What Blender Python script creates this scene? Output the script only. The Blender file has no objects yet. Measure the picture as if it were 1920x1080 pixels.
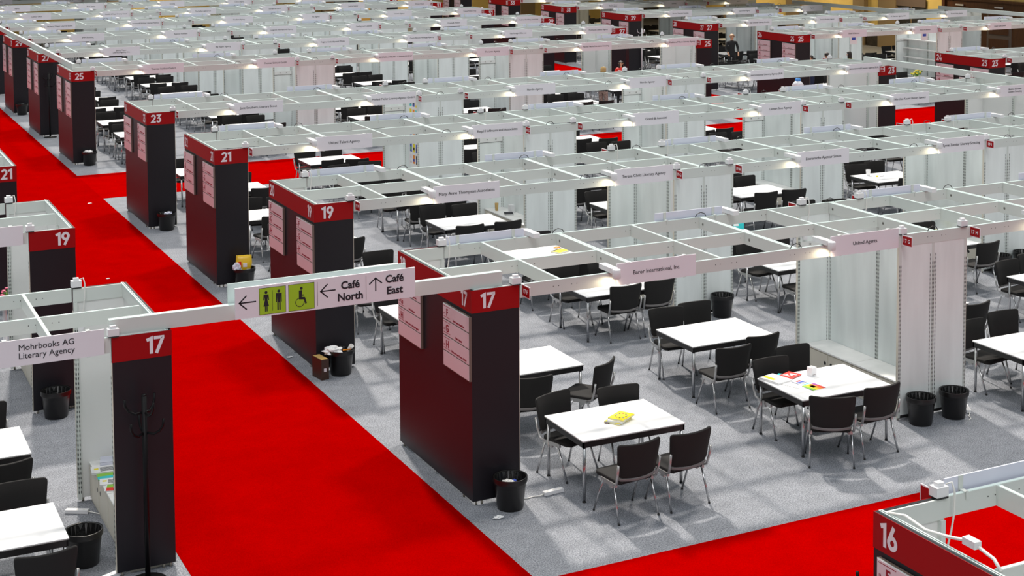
import bpy, bmesh, math, random
from mathutils import Vector, Matrix
S = bpy.context.scene
COL = S.collection
PI = math.pi
R_ = math.radians
# ------------------------------------------------------------------ camera
cam = bpy.data.cameras.new('camera'); camo = bpy.data.objects.new('camera', cam); COL.objects.link(camo)
F_, PITCH, YAW, ROLL = 2848.87, 0.067103, 0.480909, -0.002971
camo.location = (-6.858318, -15.584451, 6.834955)
fw = Vector((math.sin(YAW)*math.cos(PITCH), math.cos(YAW)*math.cos(PITCH), -math.sin(PITCH)))
rt = Vector((math.cos(YAW), -math.sin(YAW), 0)); up = rt.cross(fw)
rt2 = rt*math.cos(ROLL)+up*math.sin(ROLL); up2 = -rt*math.sin(ROLL)+up*math.cos(ROLL)
mw = Matrix.Identity(4)
for i in range(3):
    mw[i][0], mw[i][1], mw[i][2] = rt2[i], up2[i], -fw[i]
    mw[i][3] = camo.location[i]
camo.matrix_world = mw
cam.sensor_width = 36; cam.lens = F_/1920*36
cam.shift_x = -108.692/1920; cam.shift_y = -521.332/1920
cam.clip_end = 300
S.camera = camo
# ------------------------------------------------------------------ light
S.view_settings.view_transform = 'Standard'; S.view_settings.look = 'None'
S.view_settings.gamma = 1; S.view_settings.exposure = 0.24; S.view_settings.use_curve_mapping = False
w = bpy.data.worlds.new('hall_ambient'); S.world = w; w.use_nodes = True
wn = w.node_tree; bgn = wn.nodes['Background']      # bright luminous ceiling above, dim hall walls at eye level
tcw = wn.nodes.new('ShaderNodeTexCoord'); sxw = wn.nodes.new('ShaderNodeSeparateXYZ'); rmp = wn.nodes.new('ShaderNodeValToRGB')
wn.links.new(tcw.outputs['Generated'], sxw.inputs[0]); wn.links.new(sxw.outputs['Z'], rmp.inputs[0]); wn.links.new(rmp.outputs[0], bgn.inputs[0])
rmp.color_ramp.elements[0].position = .08; rmp.color_ramp.elements[0].color = (.24, .27, .29, 1)
rmp.color_ramp.elements[1].position = .75; rmp.color_ramp.elements[1].color = (.88, .96, 1.0, 1)
bgn.inputs[1].default_value = 0.56
def sun(name, d, e, col, ang):
    l = bpy.data.lights.new(name, 'SUN'); l.energy = e; l.color = col; l.angle = R_(ang)
    o = bpy.data.objects.new(name, l); COL.objects.link(o)
    o.rotation_euler = Vector(d).to_track_quat('-Z', 'Y').to_euler(); o.location = (5, 10, 20)
sun('roof_light_east', (-.46, -.27, -1), 1.25, (1.0, .92, .82), 7)
sun('roof_light_north', (-.14, -.85, -1), 3.0, (1.0, .92, .82), 3)
sun('roof_light_west', (.30, -.18, -1), .4, (1.0, .95, .90), 6)
sun('roof_light_south', (.30, .80, -.9), .5, (1.0, .96, .97), 16)
# ------------------------------------------------------------------ grid constants
m, e, P, G, A = 1.12365, .0199, 5.68998, 9.28107, 3.38165
D = 2*m+2*e
Y0 = {15: -9.43106, 17: 0, 19: P, 21: 2*P, 23: 3*P, 25: 3*P+G, 27: 4*P+G, 29: 5*P+G, 31: 6*P+G, 33: 7*P+G, 35: 8*P+G, 37: 9*P+G}
XR = 23.65
# ------------------------------------------------------------------ materials
MATS = {}
def mat(name, col, rough=.6, metal=0.0, var=0.0, scale=40, emit=None, bump=0.0, col2=None, spec=None, detail=3, stretch=None):
    if name in MATS: return MATS[name]
    M = bpy.data.materials.new(name); M.use_nodes = True; nt = M.node_tree; N = nt.nodes; L = nt.links
    b = N['Principled BSDF']
    c = (*col, 1)
    b.inputs['Base Color'].default_value = c; b.inputs['Roughness'].default_value = rough; b.inputs['Metallic'].default_value = metal
    if spec is not None: b.inputs['Specular IOR Level'].default_value = spec
    if emit: b.inputs['Emission Color'].default_value = (*emit[:3], 1); b.inputs['Emission Strength'].default_value = emit[3]
    if var or bump:
        tc = N.new('ShaderNodeTexCoord'); nz = N.new('ShaderNodeTexNoise'); nz.inputs['Scale'].default_value = scale; nz.inputs['Detail'].default_value = detail
        if stretch:
            mp = N.new('ShaderNodeMapping'); mp.inputs['Scale'].default_value = stretch
            L.new(tc.outputs['Object'], mp.inputs['Vector']); L.new(mp.outputs[0], nz.inputs['Vector'])
        else: L.new(tc.outputs['Object'], nz.inputs['Vector'])
        if var:
            r = N.new('ShaderNodeValToRGB'); L.new(nz.outputs['Fac'], r.inputs[0])
            lo = col2 if col2 else tuple(x*(1-var) for x in col)
            hi = col if col2 else tuple(min(1, x*(1+var)) for x in col)
            r.color_ramp.elements[0].position = .3; r.color_ramp.elements[1].position = .7
            r.color_ramp.elements[0].color = (*lo, 1); r.color_ramp.elements[1].color = (*hi, 1)
            L.new(r.outputs[0], b.inputs['Base Color'])
        if bump:
            bp = N.new('ShaderNodeBump'); bp.inputs['Strength'].default_value = bump; bp.inputs['Distance'].default_value = .01
            L.new(nz.outputs['Fac'], bp.inputs['Height']); L.new(bp.outputs[0], b.inputs['Normal'])
    MATS[name] = M
    return M
def carpet(name, c1, c2, f1=140, f2=3.0, blot=.12, sp=.1):
    M = bpy.data.materials.new(name); M.use_nodes = True; nt = M.node_tree; N = nt.nodes; L = nt.links
    b = N['Principled BSDF']; b.inputs['Roughness'].default_value = .95; b.inputs['Specular IOR Level'].default_value = sp
    tc = N.new('ShaderNodeTexCoord')
    n1 = N.new('ShaderNodeTexNoise'); n1.inputs['Scale'].default_value = f1; n1.inputs['Detail'].default_value = 5; n1.inputs['Roughness'].default_value = .85
    n2 = N.new('ShaderNodeTexNoise'); n2.inputs['Scale'].default_value = f2; n2.inputs['Detail'].default_value = 5; n2.inputs['Roughness'].default_value = .65
    L.new(tc.outputs['Object'], n1.inputs['Vector']); L.new(tc.outputs['Object'], n2.inputs['Vector'])
    r = N.new('ShaderNodeValToRGB'); r.color_ramp.elements[0].position = .36; r.color_ramp.elements[1].position = .64
    r.color_ramp.elements[0].color = (*c1, 1); r.color_ramp.elements[1].color = (*c2, 1); L.new(n1.outputs['Fac'], r.inputs[0])
    mr = N.new('ShaderNodeMapRange'); mr.inputs['From Min'].default_value = .3; mr.inputs['From Max'].default_value = .7
    mr.inputs['To Min'].default_value = 1-blot; mr.inputs['To Max'].default_value = 1+blot; L.new(n2.outputs['Fac'], mr.inputs['Value'])
    mx = N.new('ShaderNodeVectorMath'); mx.operation = 'SCALE'; L.new(r.outputs[0], mx.inputs[0]); L.new(mr.outputs[0], mx.inputs['Scale'])
    L.new(mx.outputs[0], b.inputs['Base Color'])
    MATS[name] = M; return M
def slotmat():      # aluminium upright with rows of punched slots: dark dashes up a narrow strip
    M = bpy.data.materials.new('slot_strip'); M.use_nodes = True; nt = M.node_tree; N = nt.nodes; L = nt.links
    b = N['Principled BSDF']; b.inputs['Roughness'].default_value = .5
    tc = N.new('ShaderNodeTexCoord'); sx = N.new('ShaderNodeSeparateXYZ'); L.new(tc.outputs['Object'], sx.inputs[0])
    mu = N.new('ShaderNodeMath'); mu.operation = 'MULTIPLY'; mu.inputs[1].default_value = 18; L.new(sx.outputs['Z'], mu.inputs[0])
    fr = N.new('ShaderNodeMath'); fr.operation = 'FRACT'; L.new(mu.outputs[0], fr.inputs[0])
    lt = N.new('ShaderNodeMath'); lt.operation = 'LESS_THAN'; lt.inputs[1].default_value = .5; L.new(fr.outputs[0], lt.inputs[0])
    r = N.new('ShaderNodeMix'); r.data_type = 'RGBA'; r.inputs[6].default_value = (.45, .48, .46, 1); r.inputs[7].default_value = (.03, .035, .035, 1)
    L.new(lt.outputs[0], r.inputs[0]); L.new(r.outputs[2], b.inputs['Base Color'])
    MATS['slot_strip'] = M; return M
RED2 = carpet('red_carpet_cross', (.24, .0, .0), (.38, .0, .0), 90, 2.0, .08, 0)
GREY = carpet('grey_carpet', (.045, .054, .078), (.43, .445, .475), 62, 5.0, .12)
RED = carpet('red_carpet', (.21, .0, .0), (.335, .0, .0), 90, 2.0, .08, 0)
SLOT = slotmat()
DARK = mat('charcoal_panel', (.013, .012, .016), .42, var=.10, scale=300, spec=.34)
BAND = mat('red_band', (.36, .0, .002), .5, spec=.25)
WHITE = mat('white_lettering', (.85, .82, .86), .5)
PANEL = mat('grey_white_panel', (.82, .87, .86), .55, var=.07, scale=1.5, detail=4, stretch=(3, 3, .5))
PANELW = mat('light_panel', (.78, .79, .78), .5)
ALU = mat('painted_profile', (.66, .70, .67), .45)
ALUT = mat('profile_top', (.60, .72, .70), .35)
EDGE = mat('cream_edge', (.72, .68, .58), .5)
DOT = mat('dark_hole', (.02, .02, .02), .6)
WASH = mat('zinc_washer', (.3, .3, .28), .35, .6)
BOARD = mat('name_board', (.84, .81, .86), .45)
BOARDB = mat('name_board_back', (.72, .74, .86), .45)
INK = mat('black_ink', (.012, .012, .018), .6)
REDINK = mat('red_ink', (.30, .003, .02), .6)
PINK = mat('directory_card', (.78, .68, .72), .25)
RAIL = mat('brown_rail', (.16, .12, .10), .5)
TBL = mat('white_laminate', (.92, .92, .93), .35)
TEDGE = mat('grey_edging', (.34, .33, .32), .5)
APR = mat('black_apron', (.012, .011, .012), .45)
CHROME = mat('chrome_tube', (.55, .55, .56), .22, 1.0)
CAST = mat('cast_bracket', (.50, .50, .50), .35, .8)
FAB = mat('charcoal_fabric', (.010, .009, .009), .9, var=.3, scale=500)
FABK = mat('black_fabric', (.010, .009, .010), .8, var=.3, scale=500)
PLG = mat('grey_plastic_strip', (.17, .16, .16), .45)
BLK = mat('black_plastic', (.010, .009, .009), .32)
BAG = mat('bin_liner', (.012, .012, .012), .2, bump=.8, scale=30)
BLKM = mat('black_metal', (.004, .004, .005), .45, spec=.2)
WPL = mat('white_plastic', (.82, .82, .84), .35)
CAB = mat('white_cabinet', (.88, .88, .86), .4, var=.04, scale=6)
CABF = mat('cream_cabinet_front', (.72, .68, .58), .5)
CABLE = mat('white_cable', (.8, .79, .76), .4)
FOOTM = mat('steel_foot', (.35, .33, .28), .4, .5)
GREEN = mat('lime_sign', (.37, .60, .02), .5)
HOT = mat('lamp_lens', (1, .95, .85), .3, emit=(1, .86, .62, 9))
PAPER = mat('paper', (.85, .85, .85), .6)
def cm(name, c, rough=.5): return mat(name, c, rough)
YEL = cm('yellow_print', (.85, .72, .0)); ORG = cm('orange_print', (.85, .25, .0)); TRED = cm('red_print', (.75, .02, .01)); CYAN = cm('cyan_print', (.02, .58, .62))
BLU = cm('blue_print', (.03, .08, .45)); GRN = cm('green_print', (.25, .55, .05)); PUR = cm('purple_print', (.30, .02, .28)); BRN = cm('brown_board', (.05, .02, .012)); KRAFT = cm('kraft', (.55, .36, .12))
# ------------------------------------------------------------------ mesh helper
class MB:
    def __init__(s): s.v = []; s.f = []; s.mi = []; s.mats = []; s.sm = []
    def k(s, M):
        if M not in s.mats: s.mats.append(M)
        return s.mats.index(M)
    def add(s, vs, fs, M, smooth=False, T=None):
        o = len(s.v); k = s.k(M)
        s.v += [tuple(T @ Vector(v)) if T else tuple(v) for v in vs]
        for f in fs: s.f.append([o+i for i in f]); s.mi.append(k); s.sm.append(smooth)
        return s
    def box(s, x0, x1, y0, y1, z0, z1, M, T=None):
        if x0 > x1: x0, x1 = x1, x0
        if y0 > y1: y0, y1 = y1, y0
        vs = [(x, y, z) for z in (z0, z1) for x, y in ((x0, y0), (x1, y0), (x1, y1), (x0, y1))]
        return s.add(vs, [(3, 2, 1, 0), (4, 5, 6, 7), (0, 1, 5, 4), (1, 2, 6, 5), (2, 3, 7, 6), (3, 0, 4, 7)], M, False, T)
    def tube(s, pts, r, M, n=8, r2=None, cap=True):
        pts = [Vector(p) for p in pts]; rings = []
        for i, p in enumerate(pts):
            d = (pts[min(i+1, len(pts)-1)]-pts[max(i-1, 0)]).normalized()
            a = d.orthogonal().normalized() if i == 0 else (u - d*u.dot(d)).normalized()
            u = a; b = d.cross(a)
            rr = r if r2 is None else r+(r2-r)*i/(len(pts)-1)
            rings.append([p+(a*math.cos(t)+b*math.sin(t))*rr for t in [2*PI*j/n for j in range(n)]])
        vs = [v for q in rings for v in q]; fs = []
        for i in range(len(rings)-1):
            for j in range(n): fs.append((i*n+j, i*n+(j+1) % n, (i+1)*n+(j+1) % n, (i+1)*n+j))
        if cap: fs.append(tuple(range(n))[::-1]); fs.append(tuple(range(len(vs)-n, len(vs))))
        return s.add(vs, fs, M, True)
    def lathe(s, prof, M, n=24, c=(0, 0, 0), T=None):
        vs = [(c[0]+r*math.cos(2*PI*j/n), c[1]+r*math.sin(2*PI*j/n), c[2]+z) for r, z in prof for j in range(n)]
        fs = [(i*n+j, i*n+(j+1) % n, (i+1)*n+(j+1) % n, (i+1)*n+j) for i in range(len(prof)-1) for j in range(n)]
        return s.add(vs, fs, M, True, T)
    def disc(s, c, r, nrm, M, n=12):
        d = Vector(nrm).normalized(); a = d.orthogonal().normalized(); b = d.cross(a); c = Vector(c)
        return s.add([c+(a*math.cos(2*PI*j/n)+b*math.sin(2*PI*j/n))*r for j in range(n)], [tuple(range(n))], M)
    def slab(s, w0, w1, h, t, M, bow=0.0, nu=8, corner=.05, T=None):
        # upright padded slab: width w0 at the foot, w1 at the top, bowed in plan, rounded corners
        bm = bmesh.new(); g = {}
        for si, y in enumerate((0, t)):
            for i in range(nu+1):
                u = -1+2*i/nu
                for j in range(4):
                    q = j/3; ww = w0+(w1-w0)*q
                    g[si, i, j] = bm.verts.new((u*ww/2, y+bow*u*u, h*q))
        for i in range(nu):
            for j in range(3):
                bm.faces.new((g[0, i, j], g[0, i+1, j], g[0, i+1, j+1], g[0, i, j+1])); bm.faces.new((g[1, i, j+1], g[1, i+1, j+1], g[1, i+1, j], g[1, i, j]))
            bm.faces.new((g[0, i, 0], g[1, i, 0], g[1, i+1, 0], g[0, i+1, 0])); bm.faces.new((g[0, i, 3], g[0, i+1, 3], g[1, i+1, 3], g[1, i, 3]))
        for j in range(3):
            bm.faces.new((g[0, 0, j], g[0, 0, j+1], g[1, 0, j+1], g[1, 0, j])); bm.faces.new((g[0, nu, j], g[1, nu, j], g[1, nu, j+1], g[0, nu, j+1]))
        ce = []
        for i in (0, nu):
            for j in (0, 3):
                ed = bm.edges.get((g[0, i, j], g[1, i, j]))
                if ed: ce.append(ed)
        bmesh.ops.bevel(bm, geom=ce, offset=corner, segments=3, affect='EDGES', profile=.5)
        rim = [ed for ed in bm.edges if len(ed.link_faces) == 2 and ed.calc_face_angle(0) > 1.2]
        bmesh.ops.bevel(bm, geom=rim, offset=t*.28, segments=2, affect='EDGES', profile=.5)
        bm.verts.index_update()
        s.add([v.co.copy() for v in bm.verts], [[v.index for v in f.verts] for f in bm.faces], M, True, T); bm.free(); return s
    def mesh(s, name):
        me = bpy.data.meshes.new(name); me.from_pydata([tuple(v) for v in s.v], [], s.f)
        for M in s.mats: me.materials.append(M)
        me.polygons.foreach_set('material_index', s.mi); me.polygons.foreach_set('use_smooth', s.sm); me.update()
        return me
    def build(s, name, parent=None, loc=None):
        o = bpy.data.objects.new(name, s.mesh(name)); COL.objects.link(o)
        if parent: o.parent = parent
        if loc: o.location = loc
        return o
LABELS = set()
def tag(o, label, cat, group=None):
    if label in LABELS: print('DUPLICATE LABEL', label)
    LABELS.add(label)
    n = len(label.split())
    if n > 16 or n < 4: print('LABEL LENGTH', n, label)
    o['label'] = label; o['category'] = cat
    if group: o['group'] = group
    return o
def empty(name, loc, rz=0):
    o = bpy.data.objects.new(name, None); COL.objects.link(o); o.location = loc; o.rotation_euler = (0, 0, rz); o.empty_display_size = .1
    return o
def copy_tree(o, parent=None):
    c = o.copy(); COL.objects.link(c); c.parent = parent
    for ch in KIDS.get(o.name, []): 
        copy_tree(ch, c)
    return c
KIDS = {}
def proto(root):
    ch = [o for o in bpy.data.objects if o.parent == root]; KIDS[root.name] = ch
    for c in ch:
        KIDS[c.name] = [o for o in bpy.data.objects if o.parent == c]
    return root
USED = set()
def place(root, loc, rz=0):
    o = root if root.name not in USED else copy_tree(root)
    USED.add(root.name); o.location = loc; o.rotation_euler = (0, 0, rz); return o
TXT = {}
def text_mesh(body, size, bold=0.0, sx=1.0, gap=1.0):
    key = (body, size, bold, sx, gap)
    if key in TXT: return TXT[key]
    c = bpy.data.curves.new('lettering', 'FONT'); c.body = body; c.size = size; c.offset = bold; c.align_x = 'CENTER'; c.align_y = 'CENTER'
    c.resolution_u = 3; c.space_line = gap; c.extrude = .0012
    o = bpy.data.objects.new('lettering', c); me = bpy.data.meshes.new_from_object(o)
    bpy.data.objects.remove(o); bpy.data.curves.remove(c)
    xs = [v.co.x for v in me.vertices]; ys = [v.co.y for v in me.vertices]
    cx, cy = (min(xs)+max(xs))/2, (min(ys)+max(ys))/2
    for v in me.vertices: v.co.x = (v.co.x-cx)*sx; v.co.y -= cy
    me.materials.clear()
    TXT[key] = (me, (max(xs)-min(xs))*sx); return TXT[key]
FACE = {'-y': Matrix(((1, 0, 0), (0, 0, -1), (0, 1, 0))), '-x': Matrix(((0, 0, -1), (-1, 0, 0), (0, 1, 0))), '+x': Matrix(((0, 0, 1), (1, 0, 0), (0, 1, 0))), '+y': Matrix(((-1, 0, 0), (0, 0, 1), (0, 1, 0)))}
def text(body, size, face, loc, parent, M, bold=0.0, sx=1.0, gap=1.0, maxw=None, name='lettering'):
    me, wd = text_mesh(body, size, bold, sx, gap)
    key = (me.name, M.name)
    if key not in TXT:
        m2 = me.copy(); m2.materials.append(M); TXT[key] = m2
    o = bpy.data.objects.new(name, TXT[key]); COL.objects.link(o); o.parent = parent
    o.location = loc; o.rotation_euler = FACE[face].to_euler()
    if maxw and wd > maxw: o.scale = (maxw/wd,)*3
    return o
NUM = {}
def arc(cx, cy, rx, ry, a0, a1, n=14): return [(cx+rx*math.cos(R_(a0+(a1-a0)*i/n)), cy+ry*math.sin(R_(a0+(a1-a0)*i/n))) for i in range(n+1)]
T_ = .095      # half stroke at unit height
GLY = {'1': (.36, [[(.0, .80), (.265, .90), (.265, 0)]]), '7': (.60, [[(.0, .905), (.50, .905), (.50, .86), (.13, 0)]]),
 '0': (.64, [arc(.32, .5, .225, .405, 0, 360, 28)]), '2': (.58, [arc(.28, .68, .20, .225, 170, -35, 14)+[(.10, .095), (.56, .095)]]),
 '3': (.58, [[(.03, .905), (.46, .905), (.24, .57)]+arc(.26, .335, .21, .24, 80, -160, 16)]), '4': (.64, [[(.36, 1.0), (.09, .28), (.62, .28)], [(.46, .50), (.46, 0)]]),
 '5': (.58, [[(.52, .905), (.14, .905), (.11, .52)]+arc(.27, .32, .215, .225, 115, -160, 16)]), '6': (.62, [arc(.305, .32, .215, .225, 90, 450, 24), [(.40, 1.0), (.115, .40)]]),
 '8': (.60, [arc(.30, .74, .175, .165, 0, 360, 20), arc(.30, .30, .215, .205, 0, 360, 24)]), '9': (.62, [arc(.305, .68, .215, .225, 0, 360, 24), [(.215, 0), (.50, .60)]])}
def numeral(txt, h, face, loc, parent, M, name='numeral'):
    key = (txt, h, M.name)
    if key not in NUM:
        b = MB(); x = 0
        for ch in txt:
            w, paths = GLY[ch]
            for zi, p in enumerate(paths):
                P_ = [Vector((q[0]+x, q[1], 0)) for q in p]; closed = (P_[0]-P_[-1]).length < 1e-4; n = len(P_); L, Rr = [], []
                for i in range(n):
                    d0 = (P_[i]-P_[i-1]).normalized() if i > 0 else ((P_[0]-P_[-2]).normalized() if closed else None)
                    d1 = (P_[i+1]-P_[i]).normalized() if i < n-1 else ((P_[1]-P_[0]).normalized() if closed else None)
                    d0 = d0 or d1; d1 = d1 or d0
                    n0 = Vector((-d0.y, d0.x, 0)); n1 = Vector((-d1.y, d1.x, 0)); nn = (n0+n1).normalized(); k = T_/max(.45, nn.dot(n0))
                    L.append(P_[i]+nn*k); Rr.append(P_[i]-nn*k)
                z = .006+.002*zi; vs = [(v.x*h, v.y*h, z*h) for v in L]+[(v.x*h, v.y*h, z*h) for v in Rr]
                b.add(vs, [(n+i, n+i+1, i+1, i) for i in range(n-1)], M)
            x += w+.055
        me = b.mesh('numeral'); xs = [v.co.x for v in me.vertices]; c = (min(xs)+max(xs))/2
        for v in me.vertices: v.co.x -= c; v.co.y -= h/2
        NUM[key] = me
    o = bpy.data.objects.new(name, NUM[key]); COL.objects.link(o); o.parent = parent; o.location = loc; o.rotation_euler = FACE[face].to_euler(); return o
def struct(mb, name):
    o = mb.build(name); o['kind'] = 'structure'; return o
rnd = random.Random(7)
# ------------------------------------------------------------------ floor and carpets
b = MB(); b.box(-30, 41, -14, 68, -.1, 0, GREY); struct(b, 'floor')
b = MB()
b.box(-A+.08, -.21, -14, 66, 0, .004, RED); struct(b, 'floor_carpet_main_aisle')
b = MB(); b.box(-.21, 20.5, -5.4, -2.09, 0, .004, RED2); struct(b, 'floor_carpet_near_cross_aisle')
b = MB(); b.box(-.21, 20.5, 21.09, 24.55, 0, .004, RED2); struct(b, 'floor_carpet_far_cross_aisle')
b = MB(); b.box(20.5, 23.4, -14, 66, 0, .004, RED); struct(b, 'floor_carpet_right_aisle')
b = MB(); b.box(23.4, 39, 21.09, 24.55, 0, .004, RED2); struct(b, 'floor_carpet_right_cross_aisle')
b = MB(); b.box(-12, -A+.08, 21.09, 24.55, 0, .004, RED2); struct(b, 'floor_carpet_left_cross_aisle')
# ------------------------------------------------------------------ furniture prototypes
def make_chair(fab, name='meeting_chair'):
    t = empty(name, (0, 0, 0))
    bm = MB()
    bm.slab(.50, .50, .48, .05, fab, corner=.07, T=Matrix.Translation((0, -.22, .475)) @ Matrix.Rotation(R_(-90), 4, 'X') @ Matrix.Translation((0, 0, 0)))
    bm.build('seat', t)
    bm = MB(); bm.slab(.50, .58, .40, .035, fab, bow=.065, corner=.04, T=Matrix.Translation((0, -.30, .505)) @ Matrix.Rotation(R_(9), 4, 'X'))
    bm.build('backrest', t)
    bm = MB(); bm.slab(.47, .49, .035, .03, PLG, bow=.06, corner=.008, T=Matrix.Translation((0, -.305, .47)) @ Matrix.Rotation(R_(8), 4, 'X')); bm.build('lower_back_trim', t)
    for s in (-1, 1):
        bm = MB()
        bm.box(s*.232, s*.262, -.19, .10, .395, .440, CAST)
        bm.tube([(s*.25, -.14, .42), (s*.268, -.225, .45), (s*.278, -.262, .56), (s*.282, -.285, .68)], .016, CAST, 6)
        bm.box(s*.22, s*.25, -.10, -.04, .36, .41, CAST)
        bm.build('side_bracket', t)
        bm = MB(); bm.tube([(s*.25, .06, .42), (s*.266, .235, .012)], .0125, CHROME, 8); bm.tube([(s*.266, .235, .016), (s*.2665, .236, .0)], .014, BLK, 8); bm.build('leg', t)
        bm = MB(); bm.tube([(s*.25, -.15, .42), (s*.270, -.275, .012)], .0125, CHROME, 8); bm.tube([(s*.270, -.275, .016), (s*.2705, -.276, .0)], .014, BLK, 8); bm.build('leg', t)
    return proto(t)
def flat(root, name):        # the same shape as one mesh, for chairs too far off to show their parts
    mb = MB()
    for ch in KIDS[root.name]:
        me = ch.data
        for pi, M in enumerate(me.materials):
            fs = [list(p.vertices) for p in me.polygons if p.material_index == pi]
            idx = sorted({i for f in fs for i in f}); mp = {i: k for k, i in enumerate(idx)}
            mb.add([me.vertices[i].co.copy() for i in idx], [[mp[i] for i in f] for f in fs], M, True)
    return mb.mesh(name)
chair = make_chair(FAB); chair_far = flat(chair, 'meeting_chair')
TW, TD, TH = 1.37, 1.0, .735
def make_table():
    t = empty('meeting_table', (0, 0, 0))
    b = MB(); b.box(-TW/2, TW/2, -TD/2, TD/2, TH-.010, TH, TBL); b.box(-TW/2, TW/2, -TD/2, TD/2, TH-.017, TH-.010, TEDGE); b.build('tabletop', t)
    b = MB(); q = .006
    for y in (-TD/2+q, TD/2-q-.02): b.box(-TW/2+q, TW/2-q, y, y+.02, TH-.085, TH-.017, APR)
    for x in (-TW/2+q, TW/2-q-.02): b.box(x, x+.02, -TD/2+q, TD/2-q, TH-.085, TH-.017, APR)
    b.build('apron', t)
    for x in (-TW/2+.035, TW/2-.035):
        for y in (-TD/2+.035, TD/2-.035):
            b = MB(); b.tube([(x, y, .01), (x, y, TH-.03)], .02, CHROME, 12); b.tube([(x, y, 0), (x, y, .012)], .022, BLK, 12); b.build('leg', t)
    return proto(t)
table = make_table()
def make_bin():
    t = empty('waste_bin', (0, 0, 0))
    b = MB(); b.lathe([(.0, .004), (.14, .004), (.145, 0), (.150, .01), (.178, .26), (.180, .262), (.182, .345), (.195, .35), (.197, .368), (.188, .372), (.176, .36), (.145, .02), (0, .02)], BLK, 28); b.build('bin_body', t)
    b = MB(); b.lathe([(.199, .372), (.200, .33), (.196, .31)], BLK, 28); b.lathe([(.178, .368), (.165, .25), (.13, .14), (0, .11)], BAG, 20); b.build('liner_bag', t)
    return proto(t)
wbin = make_bin()
def make_strip():
    t = empty('power_strip', (0, 0, 0))
    b = MB(); b.box(-.13, .13, -.032, .032, .004, .045, WPL); b.box(-.128, .128, -.03, .03, 0, .004, BLK)
    for x in (-.08, 0, .08): b.disc((x, 0, .0455), .018, (0, 0, 1), CABLE, 14); b.disc((x-.006, 0, .046), .004, (0, 0, 1), DOT, 6); b.disc((x+.006, 0, .046), .004, (0, 0, 1), DOT, 6)
    b.build('strip_body', t)
    b = MB(); b.tube([(-.13, 0, .02), (-.18, 0, .012), (-.26, .03, .008), (-.34, .02, .008), (-.42, .06, .008)], .007, CABLE, 6); b.build('cord', t)
    return proto(t)
pstrip = make_strip()
def make_cab():     # low cupboard, door side facing -x, length along y
    t = empty('low_cabinet', (0, 0, 0)); l = 1.09; d = .43; h = .455
    b = MB(); b.box(-d, 0, 0, l, h-.02, h, CAB); b.build('cabinet_top', t)
    b = MB(); b.box(-d+.02, 0, .004, l-.004, .0, h-.02, CABF); b.box(-d+.018, -d+.021, .01, l-.01, .03, .034, RAIL); b.build('carcass', t)
    for i, y in enumerate((.02, l/2+.005)):
        b = MB(); b.box(-d+(.004 if i else .010), -d+.018, y, y+l/2-.02, .05, h-.04, CABF)
        o = b.build('sliding_door', t)
        c = MB(); c.disc((-d+.0035 if i else -d+.0095, (y+.06) if i else (y+l/2-.09), h-.17), .028, (-1, 0, 0), DOT, 14); c.build('finger_hole', o)
    return proto(t)
cab = make_cab()
def make_lamp():    # clamp-on spotlight in front of the beam, origin on the beam's top front edge
    t = empty('clamp_spotlight', (0, 0, 0))
    b = MB(); b.box(-.045, .045, -.09, .22, .015, .075, WPL); b.build('ballast_box', t)
    b = MB(); b.box(-.03, .03, -.02, .045, -.012, .015, CAST); b.build('clamp', t)
    b = MB(); b.lathe([(0, .07), (.045, .07), (.050, .065), (.050, -.035), (.044, -.04), (.040, -.03)], WPL, 16, (.0, -.135, -.0)); b.disc((0, -.135, -.028), .04, (0, 0, -1), HOT, 14); b.build('lamp_head', t)
    return proto(t)
lampp = make_lamp()
def make_adapter():
    t = empty('power_adapter', (0, 0, 0))
    b = MB(); b.box(-.055, .055, -.045, .045, .012, .085, WPL); b.box(-.03, .03, -.025, .025, .085, .115, WPL); b.build('adapter_body', t)
    b = MB(); b.box(-.05, .05, -.05, .05, 0, .012, DOT); b.build('mounting_plate', t)
    return proto(t)
adapt = make_adapter()
def make_adapter_c():
    t = empty('power_adapter', (0, 0, 0))
    b = MB(); b.box(-.055, .055, -.045, .045, .012, .085, WPL); b.box(-.03, .03, -.025, .025, .085, .115, WPL); b.build('adapter_body', t)
    b = MB(); b.box(-.05, .05, -.05, .05, 0, .012, DOT); b.build('mounting_plate', t)
    b = MB(); b.tube([(.04, -.03, .10), (.07, -.06, .12), (.085, -.075, .05), (.08, -.08, -.1), (.06, -.07, -.25), (.03, -.05, -.42)], .0075, CABLE, 6); b.box(.0, .06, -.07, -.03, -.50, -.42, WPL); b.build('hanging_cord', t)
    return proto(t)
adaptc = make_adapter_c()
def make_coatstand(M, name='coat_stand'):
    t = empty(name, (0, 0, 0))
    b = MB(); b.lathe([(0, 0), (.19, 0), (.19, .012), (.03, .03), (.022, .05), (0, .05)], M, 24); b.build('base', t)
    b = MB(); b.tube([(0, 0, .03), (0, 0, 1.93)], .027, M, 12); b.tube([(0, 0, 1.93), (0, 0, 1.945)], .026, M, 12); b.build('pole', t)
    for k in range(6):
        a = (k//2)*2*PI/3+(.45 if k % 2 else 1.3); z = 1.76 if k % 2 else 1.55; c, s = math.cos(a), math.sin(a)
        b = MB(); b.tube([(c*.018, s*.018, z), (c*.09, s*.09, z-.015), (c*.15, s*.15, z+.015), (c*.185, s*.185, z+.07), (c*.19, s*.19, z+.14)], .013, M, 8); b.build('hook', t)
    return proto(t)
coat = make_coatstand(BLKM)
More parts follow.
